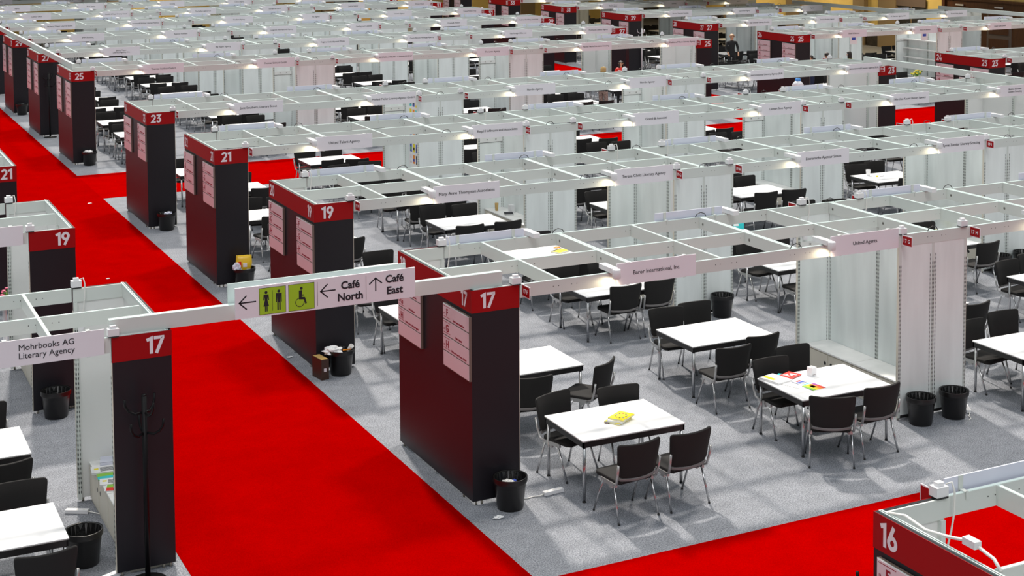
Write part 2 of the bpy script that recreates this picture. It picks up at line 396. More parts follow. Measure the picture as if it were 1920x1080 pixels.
# ------------------------------------------------------------------ exhibition structure
def upright(mb, x, y, z1=2.5, r=.02, sides=('-y',)):
    mb.box(x-r, x+r, y-r, y+r, .03, z1, ALU)
    for s in sides:
        for q in (-.011, .011):
            if s == '-y': mb.box(x+q-.0045, x+q+.0045, y-r-.0015, y-r, .1, z1-.25, SLOT)
            if s == '+y': mb.box(x+q-.0045, x+q+.0045, y+r, y+r+.0015, .1, z1-.25, SLOT)
            if s == '-x': mb.box(x-r-.0015, x-r, y+q-.0045, y+q+.0045, .1, z1-.25, SLOT)
            if s == '+x': mb.box(x+r, x+r+.0015, y+q-.0045, y+q+.0045, .1, z1-.25, SLOT)
def number_tower(X, Y, s, nf, nb, letters, where, rows=4, y_neg=False):
    # s=+1: aisle face on the -x side and hollow open to +x; s=-1: mirrored.  X = aisle face, Y = front face
    t = empty('number_tower', (X, Y, 0)); W = .5*m+2*e; wx = lambda a: s*a
    zb = 2.2385
    b = MB(); b.box(wx(0), wx(.028), .0, D, .045, 2.5, DARK); b.build('aisle_panel', t)
    b = MB(); b.box(wx(.028), wx(W), 0, .028, .045, 2.5, DARK); b.box(wx(W-.004), wx(W+.002), -.001, .03, .045, zb, EDGE); b.build('front_panel', t)
    b = MB(); b.box(wx(.028), wx(W), D-.028, D, .045, 2.5, DARK); b.box(wx(W-.004), wx(W+.002), D-.03, D+.001, .045, zb, EDGE); b.build('back_panel', t)
    b = MB(); b.box(wx(-.004), wx(0), -.004, D+.004, zb, 2.502, BAND); b.box(wx(0), wx(W), -.004, 0, zb, 2.502, BAND); b.box(wx(0), wx(W), D, D+.004, zb, 2.502, BAND)
    bd = b.build('number_band', t)
    b = MB(); b.box(wx(.0285), wx(.036), .034, D-.034, .045, 2.345, PANELW); b.box(wx(.036), wx(W-.01), .0285, .036, .045, 2.345, PANELW); b.box(wx(.036), wx(W-.01), D-.036, D-.0285, .045, 2.345, PANELW)
    b.build('inner_lining', t)
    b = MB()
    upright(b, wx(W-.021), .057, 2.345, .02, ('-x' if s < 0 else '+x', '+y')); upright(b, wx(W-.021), D-.057, 2.345, .02, ('-x' if s < 0 else '+x', '-y')); upright(b, wx(.058), D/2, 2.345, .02, ('-x' if s < 0 else '+x',))
    b.build('upright', t)
    b = MB(); b.box(wx(.030), wx(.062), .01, D-.01, 2.49, 2.508, ALUT); b.box(wx(.040), wx(.046), .02, D-.02, 2.508, 2.5095, DOT); b.box(wx(.03), wx(W), .006, .020, 2.49, 2.506, ALUT); b.build('top_rail', t)
    b = MB()
    for fx, fy in ((.05, .02), (.12, .02), (W-.06, .02), (.02, .3), (.02, D-.1), (W-.06, D-.02)): b.tube([(wx(fx), fy, 0), (wx(fx), fy, .05)], .014, FOOTM, 8)
    b.build('levelling_foot', t)
    fx = wx(.20) if s > 0 else wx(.165)
    numeral(nf, .178, '-y', (fx, -.0055, 2.372), bd, WHITE)
    if s > 0:
        numeral(nf, .178, '-x', (-.0055, .20, 2.372), bd, WHITE)
        numeral(nb, .178, '-x', (-.0055, D-.17, 2.372), bd, WHITE)
        hh = .187
        for k, yc in enumerate((.37, 1.83)):
            zt = 2.2; z0 = zt-rows*hh
            b = MB(); b.box(-.035, -.004, yc-.375, yc+.375, z0, zt, RAIL); b.box(-.0365, -.034, yc-.375, yc+.375, zt-.004, zt+.002, ALUT)
            for r in range(rows): b.box(-.040, -.034, yc-.37, yc+.37, zt-(r+1)*hh+.012, zt-r*hh-.004, PINK)
            dbo = b.build('directory_board', t)
            b = MB()
            for r in range(rows-1 if rows == 4 else rows):
                za = zt-r*hh-.022; zc = zt-(r+1)*hh+.038
                b.box(-.0405, -.040, yc+.16, yc+.355, za-.003, za+.003, REDINK); b.box(-.0405, -.040, yc+.16, yc+.355, zc-.003, zc+.003, REDINK)
            b.build('rule_line', dbo)
            for r in range(rows-1 if rows == 4 else rows):
                if r < len(letters):
                    text(letters[r][0], .12, '-x', (-.0412, yc+.245, zt-(r+.5)*hh+.004), dbo, REDINK, .002)
                    text(nf if k == 0 else nb, .03, '-x', (-.0412, yc+.335, zt-(r+.6)*hh), dbo, REDINK, 0)
                    text(letters[r][1], .034, '-x', (-.0412, yc-.09, zt-(r+1)*hh+.040), dbo, REDINK, .0006, maxw=.48)
    tag(t, 'charcoal number tower with red band '+nf+' '+where, 'display tower', 'numbered towers at the row ends')
    return t
def beam(mb, x0, x1, y0, y1, z0=2.345, z1=2.5):
    mb.box(x0, x1, y0, y1, z0, z1, ALU)
    if abs(x1-x0) > abs(y1-y0): mb.box(x0, x1, y0+.003, y1-.003, z1, z1+.003, ALUT)
    else: mb.box(x0+.003, x1-.003, y0, y1, z1, z1+.003, ALUT)
def beam_grid(gx, k0, k1, Y, label, skipk=(), front=True):
    # gx maps module number to x
    xa, xb = sorted((gx(k0), gx(k1))); t = empty('overhead_beam_grid', (xa, Y, 0)); T = e
    L_ = xb-xa
    for nm, y in (('front_beam', e), ('middle_beam', e+m), ('back_beam', e+2*m)):
        ea = (.47*m if nm == 'middle_beam' and min(abs(k0), 9) < .6 else 0)
        s0, s1 = (ea, ea if abs(k1-round(k1)) > .1 else 0)
        if gx(1) < gx(0): s0, s1 = s1, s0
        b = MB(); beam(b, -s0, L_+s1, y-.019, y+.019)
        for k in range(int(math.ceil(k0)), int(k1)+1):
            x = gx(k)-xa
            for dx in (-.10, .14):
                if 0 < x+dx < L_: b.disc((x+dx, y-.0195, 2.43), .006, (0, -1, 0), DOT, 8); b.disc((x+dx+.07, y-.0195, 2.43), .006, (0, -1, 0), DOT, 8)
        b.build(nm, t)
    for k in range(int(math.ceil(k0)), int(k1)+1):
        x = gx(k)-xa
        if x < .02 or x > L_-.02: continue
        b = MB()
        dbl = k % 2 == 0
        for dx in ((-.021, .021) if dbl else (0,)):
            beam(b, x+dx-.018, x+dx+.018, 2*e, e+m-.02); beam(b, x+dx-.018, x+dx+.018, e+m+.02, 2*m)
        if dbl:
            for y in (m-.12, 2*m-.10): 
                for sx in (-1, 1): b.disc((x+sx*.0395, y, 2.42), .022, (sx, 0, 0), WASH, 12); b.disc((x+sx*.040, y, 2.42), .008, (sx, 0, 0), DOT, 8)
        cb = b.build('cross_beam', t)
        if dbl:
            c = MB(); 
            for y in (e, e+2*m): c.tube([(x-.09, y, 2.503), (x-.06, y, 2.545), (x, y, 2.565), (x+.06, y, 2.545), (x+.09, y, 2.503)], .006, BLK, 5)
            c.build('cable_loop', cb)
    tag(t, label, 'beam frame', 'overhead beam frames'); return t
def wall_unit(X, Y, label, rail=True, shelves=False, posters=0):
    # I-shaped partition: front and back panels one module wide, spine along y, centre line at X
    t = empty('partition_wall', (X, Y, 0)); h = m/2; yf, yb = e, e+2*m
    b = MB()
    for x0, x1 in ((-h+.02, -.02), (.02, h-.02)): b.box(x0, x1, yf-.014, yf+.014, .06, 2.345, PANEL)
    b.box(-h, h, yf-.010, yf+.010, .02, .06, DOT); b.build('front_panel', t)
    b = MB()
    for x0, x1 in ((-h+.02, -.02), (.02, h-.02)): b.box(x0, x1, yb-.014, yb+.014, .06, 2.345, PANEL)
    b.box(-h, h, yb-.010, yb+.010, .02, .06, DOT); b.build('back_panel', t)
    b = MB()
    for y0, y1 in ((yf+.02, yf+m-.02), (yf+m+.02, yb-.02)): b.box(-.014, .014, y0, y1, .06, 2.345, PANEL)
    b.build('spine_panel', t)
    for x, y, sd in ((-h, yf, ('-y', '+y')), (0, yf, ('-y',)), (h, yf, ('-y', '+y')), (-h, yb, ('-y', '+y')), (0, yb, ('+y', '-y')), (h, yb, ('-y', '+y')), (0, yf+m, ('-x', '+x'))):
        b = MB(); upright(b, x, y, 2.345, .02, sd)
        if abs(x) > .1: b.box(x+(-.024 if x < 0 else .020), x+(-.020 if x < 0 else .024), y-.02, y+.02, .03, 2.345, EDGE)
        b.tube([(x, y, 0), (x, y, .03)], .012, FOOTM, 8); b.build('slotted_upright', t)
    b = MB()
    for q in (-.047, .047):   # slot rows beside the inner corner
        b.box(q-.0045, q+.0045, yb-.016, yb-.014, .1, 2.2, SLOT)
        b.box(q-.0045+.0, q+.0045, yf-.0155, yf-.014, .1, 2.2, SLOT)
    for sx in (-1, 1):
        for yy in (yb-.05, yf+m-.03, yf+m+.03): b.box(sx*.014, sx*.0155, yy-.0045, yy+.0045, .1, 2.2, SLOT)
    b.build('slot_strip', t)
    if rail:
        b = MB(); b.box(-h+.02, -.02, yb-.034, yb-.014, 1.87, 1.97, PANELW); b.box(-h+.02, -.02, yb-.03, yb-.013, 1.862, 1.87, DOT); cr = b.build('coat_rail', t)
        b = MB()
        for x in (-h*.68, -h*.32): b.tube([(x, yb-.034, 1.925), (x, yb-.06, 1.93)], .010, WASH, 8)
        b.build('peg', cr)
    if shelves:
        for z in (.62, .95, 1.28, 1.61, 1.94):
            b = MB(); b.box(-.26, -.014, .08, m-.02, z, z+.02, CAB); b.box(-.26, -.014, m+.06, 2*m-.02, z, z+.02, CAB); b.box(-.262, -.258, .08, 2*m-.02, z-.01, z+.025, CAB); b.build('shelf', t)
    tag(t, label, 'partition wall', 'partition walls between the stands'); return t
def name_board(X, Y, body, label, back=False, w=None):
    # X = left edge (as seen by the camera) of the board
    w = w or .985*m
    t = empty('name_board', (X, Y, 0)); z0, z1 = 2.345, 2.608
    y = -.030 if not back else .030
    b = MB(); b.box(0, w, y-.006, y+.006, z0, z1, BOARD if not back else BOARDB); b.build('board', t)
    b = MB()
    for x in (.14*w, .86*w):
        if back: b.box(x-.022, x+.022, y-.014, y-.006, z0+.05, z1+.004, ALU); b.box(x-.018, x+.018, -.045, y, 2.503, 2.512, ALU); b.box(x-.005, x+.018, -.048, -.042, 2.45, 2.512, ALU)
        else: b.box(x-.02, x+.02, y-.008, .02, z1, z1+.004, ALU); b.box(x-.018, x+.018, y-.008, y+.01, z0-.005, z0, ALU); b.box(x-.018, x+.018, y+.006, y+.012, z0, z1, ALU)
    b.build('clip', t)
    if body:
        text(body, .069 if '\n' not in body else (.084 if 'large' in label else .062), '-y' if not back else '+y', (w*.5, y-.008 if not back else y+.008, (z0+z1)/2), t, INK, .0, maxw=w*.93)
    tag(t, label, 'name board', 'white name boards hung on the front beams' if not back else 'name boards hung on the back beams'); return t
def letter_tag(X, Y, body, label, back=False):
    t = empty('stand_number_flag', (X, Y, 0)); s = -1 if not back else 1
    b = MB(); b.box(-.004, .004, s*.03, s*.235, 2.375, 2.515, WHITE); b.box(-.0055, .0055, s*.042, s*.224, 2.386, 2.504, BAND); b.build('plate', t)
    if body: text(body, .07, '-x', (-.007, s*.133, 2.445), t, WHITE, .001)
    tag(t, label, 'stand number flag', 'red stand number flags'); return t
# tower hollow: inner faces of the top beams
def hollow_beams(t, s):
    b = MB(); W = .5*m+2*e; wx = lambda a: s*a
    b.box(wx(.037), wx(W), .037, .055, 2.346, 2.5, ALU); b.box(wx(.037), wx(W), D-.055, D-.037, 2.346, 2.5, ALU); b.box(wx(.037), wx(.056), .055, D-.055, 2.346, 2.498, ALU)
    b.build('inner_beam', t)
gM = lambda k: e+k*m
gL = lambda k: -A-e-k*m
gR = lambda k: XR+e+k*m
NAMES = {
 17: ['Baror International, Inc.', 'United Agents', '', '', '', ''],
 19: ['Mary Anne Thompson Associates', 'Teresa Chris Literary Agency', 'Literarische Agentur Simon', 'Sylvie Zannier Literary Scouting', '', ''],
 21: ['United Talent Agency', 'Regal Hoffmann and Associates', 'Grandi & Associati', 'Lennart Sane Agency', 'Nurcihan Kesim Literary Agency', 'Bettina Schrewe\nLiterary Scouting'],
 23: ['Jane Southern, Literary Scout', 'Michael Meller Literary Agency GmbH', 'Nordin Agency', 'Nordin Agency', 'Intercontinental Literary Agency (ILA)', 'Intercontinental Literary Agency (ILA)'],
 25: ['Thomas Schlück GmbH', 'Thomas Schlück GmbH', 'ARCADIA LITERARY + MANAGEMENT', 'The Lotts Agency', 'Rachel Hecht Literature Scouting', 'Madeleine Milburn Literary Agency'],
 27: ['Jenny Meyer\nLiterary Agency, Inc.', 'Big Apple Agency', 'Rogers, Coleridge and White', 'Curtis Brown Heritage Agency', 'The Foreign Office Ltd.', 'Mohrbooks Literary Agency'],
 29: ['JMM Scouting', 'Agence Hoffman', 'Langtons International Agency', 'Sterling Lord Literistic', 'Greene & Heaton', 'Andrew Nurnberg Associates'],
 31: ['Barbara J Zitwer Literary Scouts', 'Leonhardt & Hoier Literary Agency', 'The Bent Agency', 'The Agency', 'Liepman Agency', 'Trident Media Group'],
 33: ['Literary Office', 'Franklin & Siegal Literary Scouts', 'The Buchan Agency Ltd.', 'Georges Borchardt', 'Janklow Agency', 'Writers House'],
 35: ['Agency', 'Book Agency', 'Scouting', 'Literary Agency', 'Agency', 'Agency'],
 37: ['Agency', 'Book Agency', 'Scouting', 'Literary Agency', 'Agency', 'Agency'],
 'R25': ['Denis R. Brinnen', 'Denis R. Brinnen', 'Anton Eisele GmbH', ''], 'R27': ['Rita Tavernier Literary Scouting', 'David H. Anders Agency', 'M. Meertens Agency  USA', 'Elisabeth Ruby Agency'],
 'R29': ['Maxime Tavernier Scouting', 'Liza Dawson Agency', 'Agency', 'Agency'], 'R31': ['Jonathan Clowes\nLiterary Agency', 'Scouting', 'Agency', 'Agency']}
ORD = ['first', 'second', 'third', 'fourth', 'fifth', 'sixth', 'seventh', 'eighth']
CH = {}
CH[('M', 17, 0, 0)] = [(1.45, -.97, 5), (2.14, -.95, 5), (1.45, .40, 197), (2.2, .28, 175)]
CH[('M', 17, 0, 1)] = [(4.48, -.75, -30), (5.14, -.66, 2), (4.57, .36, 180), (5.15, .68, 180)]
CH[('M', 17, 1, 1)] = [(4.46, 1.62, 0), (5.12, 1.9, 3), (4.63, 3.17, 173), (5.2, 3.25, 178)]
CH[('M', 17, 1, 0)] = [(1.50, 1.70, -10), (2.42, 1.78, 35), (1.45, 3.05, 180)]
CH[('M', 19, 0, 1)] = [(4.83, 5.22, 0), (5.47, 5.28, 3), (4.55, 6.25, 180), (5.25, 6.2, 178)]
HIDDEN = {'TM25153', 'TM25152', 'TR25002'}
CHAIRS = []; TABLES = []
def put_table(reg, row, side, idx, x, y, phrase):
    key = (reg, row, side, idx)
    sd = str(row+side)
    lab = 'white meeting table, '+phrase
    tkey = 'T%s%d%d%d' % key
    if tkey not in HIDDEN:
        t = place(table, (x, y, 0), R_(rnd.uniform(-.6, .6))); t['vk'] = tkey
        tag(t, lab, 'table', 'white meeting tables')
    cs = CH.get(key)
    r2 = random.Random(hash((row, side, idx, 3)) if 0 else row*101+side*17+idx*5+len(reg))
    if not cs:
        cs = []
        for (dx, dy, rz) in ((-.36, -.80, 0), (.34, -.82, 0), (-.35, .62, 180), (.34, .60, 180)):
            cs.append((x+dx+r2.uniform(-.05, .05), y+dy+r2.uniform(-.12, .14), rz+r2.uniform(-9, 9)))
    q = ['near left', 'near right', 'far left', 'far right']
    for i, (cx, cy, rz) in enumerate(cs):
        ck = '%s%d' % (tkey, i)
        if ck in HIDDEN: continue
        far = cy > 15
        if far:
            c = bpy.data.objects.new('meeting_chair', chair_far); COL.objects.link(c); c.location = (cx, cy, 0); c.rotation_euler = (0, 0, R_(rz))
        else: c = place(chair, (cx, cy, 0), R_(rz))
        c['vk'] = ck
        tag(c, '%s black chair at %s' % (q[i], phrase), 'chair', 'black meeting chairs around the tables')
def block(reg, row, Y, gx, s, k1, walls, towers, letters):
    side = {'M': 'middle block', 'L': 'left block', 'R': 'far right block'}[reg]
    def X(a): return gx(a)
    if 0 in towers:
        t = number_tower(gx(0)-s*e, Y, s, str(row), str(row+1), letters, 'at left end of middle block' if reg == 'M' else ('at aisle end of left block' if reg == 'L' else 'at aisle end of right block'), rows=4 if row < 24 else 5)
        hollow_beams(t, s)
    if 1 in towers:
        t = number_tower(gx(k1)+s*e, Y, -s, str(row), str(row+1), letters, 'at right end of middle block'); hollow_beams(t, -s)
    beam_grid(gx, .53, k1-(.53 if 1 in towers else 0), Y, 'white grid of overhead beams over rows %d and %d, %s' % (row, row+1, side))
    for j, kw in enumerate(walls):
        w = wall_unit(gx(kw), Y, '%s white panel partition between rows %d and %d, %s' % (ORD[j], row, row+1, side), rail=((row, j) == (17, 0) or row in (21, 23, 25)), shelves=(reg == 'R' and row == 25 and j == 0))
        w['vk'] = 'W%s%d%d' % (reg, row, j)
        for i, (sx, y0) in enumerate(((-1, .06), (-1, 1.16), (1, .06), (1, 1.16))):
            if sx > 0 and Y > 12: continue
            if Y > 25: continue
            ck = 'C%s%d%d%d' % (reg, row, j, i)
            if ck in HIDDEN: continue
            c = place(cab, (gx(kw)+sx*.018, Y+y0 if sx < 0 else Y+y0+1.09, 0), 0 if sx < 0 else PI); c['vk'] = ck
            tag(c, 'low white cupboard, %s face of %s partition in row %d, %s, %s' % ('left' if sx < 0 else 'right', ORD[j], row, ('near half', 'far half')[i % 2], side.split(' block')[0]), 'cupboard', 'low cupboards against the partitions')
    nm = NAMES.get('R%d' % row if reg == 'R' else row, [])
    if reg == 'L': nm = ['Mohrbooks AG\nLiterary Agency'] if row == 17 else ['']
    # front boards, lamps, flags, adapters
    fk = [1.65, 4.455, 7.68, 10.47, 13.67, 16.5] if reg == 'M' else ([1.65, 4.47, 7.6, 10.3] if reg == 'R' else [])
    n = 0
    for i, k in enumerate(fk):
        if k > k1-1: break
        name_board(gx(k), Y, nm[i] if i < len(nm) else '', '%s white name board on front beam of row %d, %s' % (ORD[i], row, side))
        l = place(lampp, (gx(k)-.06, Y, 2.5)); tag(l, 'white clamp spotlight at %s name board, front of row %d, %s' % (ORD[i], row, side), 'spotlight', 'clamp spotlights on the beams'); spot(gx(k)-.06, Y)
    if reg == 'L':
        name_board(gx(.6)-1.09, Y, nm[0], 'large white name board on front beam of row %d, left block' % row)
        if row == 17: spot(gx(.6)-1.15, Y)
    bk = [.58, 3.36, 6.56, 9.34, 12.56, 15.34] if reg == 'M' else ([.58, 3.36, 6.56, 9.34] if reg == 'R' else [])
    for i, k in enumerate(bk):
        if k > k1-1: break
        nb_ = name_board(gx(k), Y+D, '', '%s name board seen from behind, back beam of row %d, %s' % (ORD[i], row+1, side), back=True)
        l = place(lampp, (gx(k)+1.18, Y+D, 2.5), PI); tag(l, 'white clamp spotlight at %s board, back beam of row %d, %s' % (ORD[i], row+1, side), 'spotlight', 'clamp spotlights on the beams')
    posts = [.5]
    for kw in walls: posts += [kw-.5, kw+.5]
    if 1 in towers: posts.append(k1-.5)
    lt = 'FGHIJKLMN'
    for i, k in enumerate(posts):
        if reg == 'L' and i > 0: break
        off = .045 if reg != 'L' else -.045
        xx = gx(k)+(.0 if i in (0,) else (0.03 if i % 2 else -.045))
        if reg == 'M' and i == 0: xx = gx(.5)-.02
        a = place(adapt, (xx, Y+.02, 2.505)); tag(a, 'white power adapter, %s along front beam of row %d, %s' % (ORD[i], row, side), 'power adapter', 'power adapters on the beams')
        a = place(adaptc if Y < 16 else adapt, (xx+.02, Y+D-.02, 2.505)); tag(a, 'white power adapter, %s along back beam of row %d, %s' % (ORD[i], row+1, side), 'power adapter', 'power adapters on the beams')
        if reg == 'L': continue
        if k == k1-.5 and 1 in towers: letter = lt[3+len(posts)//2]
        letter = ('L', 'M', 'N', 'O', 'P')[i % 5] if reg == 'R' else lt[i]
        fx = gx(k)+(.045 if i % 2 == 0 and i > 0 or i == 0 else 0.0)
        letter_tag(fx, Y, '%d %s' % (row, letter), 'red flag %s at %s post, front of row %d, %s' % (letter, ORD[i], row, side))
        if Y < 22: letter_tag(fx, Y+D, '', 'red flag at %s post, back of row %d, %s' % (ORD[i], row+1, side), back=True)
    # tables
    ks = [1.61, 4.36, 7.61, 10.36, 13.61, 16.36]
    for i, k in enumerate(ks):
        if k > k1-1: break
        ph = lambda n: '%s table of row %d, %s' % (ORD[i], n, side)
        put_table(reg, row, 0, i, gx(k), Y-.05, ph(row))
        put_table(reg, row, 1, i, gx(k)+.02, Y+D+.26, ph(row+1))
nspot = 0
def spot(x, y):
    l = bpy.data.lights.new('clamp_spotlight_lamp', 'SPOT'); l.energy = 5.0; l.color = (1, .82, .55); l.spot_size = R_(150); l.spot_blend = .6; l.shadow_soft_size = .03
    o = bpy.data.objects.new('clamp_spotlight_lamp', l); COL.objects.link(o); o.location = (x, y-.135, 2.462); o.rotation_euler = (R_(18), R_(25), 0)
LET = {}
for r in (17, 19, 21, 23):
    n = NAMES[r]; LET[r] = [('F', n[0]), ('G', n[1].replace('\n', ' ')), ('H', n[2] or 'Writers House Literary Agency')]
for r in (25, 27, 29, 31, 33, 35, 37):
    n = NAMES[r]; LET[r] = [(c, n[i].replace('\n', ' ')) for i, c in enumerate('FGHIJ')]
LET[15] = [('F', 'Literary Agency'), ('G', 'Agency'), ('H', 'Literary Agency')]
LETR = [('L', 'Literary Agency'), ('M', 'Literary Scouting'), ('N', 'Agency'), ('O', 'Agency'), ('P', 'Scouting')]
for r in (15, 17, 19, 21, 23, 25, 27, 29, 31, 33, 35, 37):
    walls = [] if r == 15 else [6, 12]
    block('M', r, Y0[r], gM, 1, 9 if r == 15 else 18, walls, [0] if r == 15 else [0, 1], LET[r])
for r in (17, 19, 21, 23): block('L', r, Y0[r], gL, -1, 3.5, [], [0], LET[r])
for r in (23, 25, 27, 29, 31, 33, 35): block('R', r, Y0[r], gR, 1, 12 if r < 29 else 9, [6], [0], LETR)
# closing panels at the far ends of the right block
for r in (27, 29, 31, 33):
    b = MB(); xe = gR(12 if r < 29 else 9); b.box(xe-.014, xe+.014, Y0[r]+e, Y0[r]+D-e, .05, 2.345, PANEL); upright(b, xe, Y0[r]+.04, 2.345); upright(b, xe, Y0[r]+D-.04, 2.345)
    o = b.build('end_panel'); tag(o, 'grey-white end panel closing the far right end of row %d' % r, 'partition panel', 'end panels')
# ------------------------------------------------------------------ hall walls, gallery
WY = mat('yellow_wall', (.80, .60, .20), .7, var=.05, scale=2); WTAN = mat('tan_pilaster', (.30, .22, .12), .7); WOOD = mat('dark_wood', (.10, .035, .012), .4, var=.35, scale=4, stretch=(2, 12, .6)); STONE = mat('dark_stone_plinth', (.035, .028, .022), .35, var=.5, scale=5)
b = MB(); b.box(41, 41.3, -14, 68, 0, 5, WY)
for y0, y1, M, d in ((44.2, 45.1, WTAN, .25), (41.9, 43.2, WTAN, .2), (49.5, 50.8, WTAN, .25), (55.5, 56.8, WTAN, .25), (61, 62.4, WTAN, .25)): b.box(41-d, 41, y0, y1, 0, 5, M)
b.box(40.85, 41, 38.6, 68, 0, .75, STONE); struct(b, 'wall_right')
b = MB(); b.box(40.9, 41, 39.9, 41.8, 0, 2.5, DOT); b.box(40.86, 40.9, 39.8, 41.9, 2.1, 2.5, RAIL); b.box(40.88, 40.9, 40.8, 40.86, 0, 2.1, WTAN); struct(b, 'door_1')
b = MB(); b.box(40.8, 41, 30, 38.4, 0, 2.62, WOOD)
for y in (31.2, 34.1, 36.6):
    b.box(40.77, 40.8, y, y+1.5, .2, 2.2, RAIL); b.box(40.74, 40.77, y+.15, y+1.35, 1.2, 2.05, WOOD); b.box(40.74, 40.77, y+.15, y+1.35, .35, 1.0, WOOD)
    b.box(40.72, 40.76, y+.5, y+1.0, 2.35, 2.42, WPL)
b.box(40.7, 41, 38.3, 38.5, 0, 2.7, WOOD); b.box(40.7, 41, 30, 38.5, 2.6, 2.7, WOOD); struct(b, 'door_2')
b = MB(); b.box(-30, 41.3, 66, 66.3, 0, 5, WY)
for x in range(-28, 41, 6): b.box(x, x+1.2, 65.7, 66, 0, 5, WTAN)
struct(b, 'wall_back')
b = MB(); b.box(32, 41, 33.5, 68, 4.4, 4.7, WTAN); b.box(27, 32, 38, 68, 4.4, 4.7, WTAN); b.box(-30, 27, 58, 68, 4.4, 4.7, WTAN); struct(b, 'ceiling_gallery')
for i, (x, y) in enumerate(((38.5, 40), (38.5, 47), (38.5, 54), (30, 56), (10, 63), (24, 63))):
    l = bpy.data.lights.new('gallery_downlight', 'AREA'); l.energy = 130; l.color = (1, .80, .50); l.size = 2.0
    o = bpy.data.objects.new('gallery_downlight', l); COL.objects.link(o); o.location = (x, y, 4.3)
for x, y in ((29.8, 39), (29.8, 50)):
    pass
# ------------------------------------------------------------------ wayfinding beams and sign
t = empty('wayfinding_beam', (-A-.61, 0, 0)); b = MB(); b.box(0, 4.40, .05, .13, 2.506, 2.665, ALU); b.box(0, 4.40, .052, .128, 2.665, 2.668, ALUT); b.build('beam_profile', t)
tag(t, 'pale beam bridging the red aisle between both 17 towers', 'beam')
t = empty('wayfinding_sign', (-2.72, 0, 0)); Wd = 2.02
b = MB(); b.box(0, Wd, -.045, -.025, 2.53, 2.862, BOARD); b.box(-.03, Wd-.04, .14, .155, 2.53, 2.875, ALUT); b.box(.2, .23, -.025, .14, 2.67, 2.69, ALU); b.box(1.8, 1.83, -.025, .14, 2.67, 2.69, ALU); b.build('board', t)
ux = lambda px: (px-50)/1790*Wd
ys = -.0462; zc = 2.70
def arrow(pts, body):
    b = MB()
    def seg(x0, z0, x1, z1, wd=.014):
        d = Vector((x1-x0, 0, z1-z0)).normalized(); n = Vector((-d.z, 0, d.x))*wd/2; q = d*wd*.35
        vs = [Vector((x0, ys, z0))-q+n, Vector((x0, ys, z0))-q-n, Vector((x1, ys, z1))+q-n, Vector((x1, ys, z1))+q+n]
        vs += [v+Vector((0, .001, 0)) for v in vs]
        b.add(vs, [(0, 1, 2, 3), (7, 6, 5, 4), (0, 4, 5, 1), (1, 5, 6, 2), (2, 6, 7, 3), (3, 7, 4, 0)], INK)
    for s in pts: seg(*s)
    b.build(body, t)
def left_arrow(x0, x1, z): arrow([(x0, z, x1, z), (x0, z, x0+.075, z+.07), (x0, z, x0+.075, z-.07)], 'arrow')
left_arrow(ux(88), ux(243), 2.70); left_arrow(ux(875), ux(1020), 2.72)
xa = ux(1430); arrow([(xa, 2.655, xa, 2.795), (xa, 2.795, xa-.07, 2.735), (xa, 2.795, xa+.07, 2.735)], 'arrow')
for x0, x1 in ((ux(280), ux(530)), (ux(562), ux(810))):
    b = MB(); b.box(x0-.004, x1+.004, ys-.0005, ys+.001, 2.546, 2.834, INK); b.box(x0, x1, ys-.001, ys, 2.55, 2.83, GREEN); b.build('lime_panel', t)
def flatpoly(b, pts, M): b.add([(x, ys-.002, z) for x, z in pts], [tuple(range(len(pts)))], M)
b = MB(); xc = ux(343); yy = ys; ys_ = ys
b.disc((xc, ys-.002, 2.783), .016, (0, -1, 0), INK, 16)
flatpoly(b, [(xc-.026, 2.762), (xc-.032, 2.70), (xc-.022, 2.70), (xc-.018, 2.735), (xc-.014, 2.70), (xc-.030, 2.635), (xc-.014, 2.635), (xc-.014, 2.58), (xc-.003, 2.58), (xc-.003, 2.635), (xc+.003, 2.635), (xc+.003, 2.58), (xc+.014, 2.58), (xc+.014, 2.635), (xc+.030, 2.635), (xc+.014, 2.70), (xc+.018, 2.735), (xc+.022, 2.70), (xc+.032, 2.70), (xc+.026, 2.762)], INK)
xc = ux(465); b.disc((xc, ys-.002, 2.783), .016, (0, -1, 0), INK, 16)
flatpoly(b, [(xc-.032, 2.762), (xc-.032, 2.665), (xc-.022, 2.665), (xc-.020, 2.735), (xc-.018, 2.66), (xc-.018, 2.58), (xc-.003, 2.58), (xc-.003, 2.66), (xc+.003, 2.66), (xc+.003, 2.58), (xc+.018, 2.58), (xc+.018, 2.66), (xc+.020, 2.735), (xc+.022, 2.665), (xc+.032, 2.665), (xc+.032, 2.762)], INK)
xc = ux(404); flatpoly(b, [(xc-.002, 2.58), (xc+.002, 2.58), (xc+.002, 2.80), (xc-.002, 2.80)], INK); b.build('toilet_pictogram', t)
b = MB(); xc = ux(680)
b.disc((xc+.005, ys-.002, 2.782), .016, (0, -1, 0), INK, 16)
flatpoly(b, [(xc-.022, 2.762), (xc+.014, 2.762), (xc+.012, 2.715), (xc+.035, 2.712), (xc+.035, 2.703), (xc+.010, 2.700), (xc+.010, 2.688), (xc+.045, 2.683), (xc+.064, 2.615), (xc+.048, 2.608), (xc+.030, 2.660), (xc-.022, 2.665)], INK)
for j in range(26):
    a0 = R_(95+j*10.4); a1 = R_(95+(j+1)*10.4); cx, cz = xc-.012, 2.632
    flatpoly(b, [(cx+.050*math.cos(a0), cz+.050*math.sin(a0)), (cx+.050*math.cos(a1), cz+.050*math.sin(a1)), (cx+.043*math.cos(a1), cz+.043*math.sin(a1)), (cx+.043*math.cos(a0), cz+.043*math.sin(a0))], INK)
b.build('wheelchair_pictogram', t)
for px in (842, 1332):
    b = MB(); flatpoly(b, [(ux(px)-.002, 2.57), (ux(px)+.002, 2.57), (ux(px)+.002, 2.83), (ux(px)-.002, 2.83)], RAIL); b.build('divider_line', t)
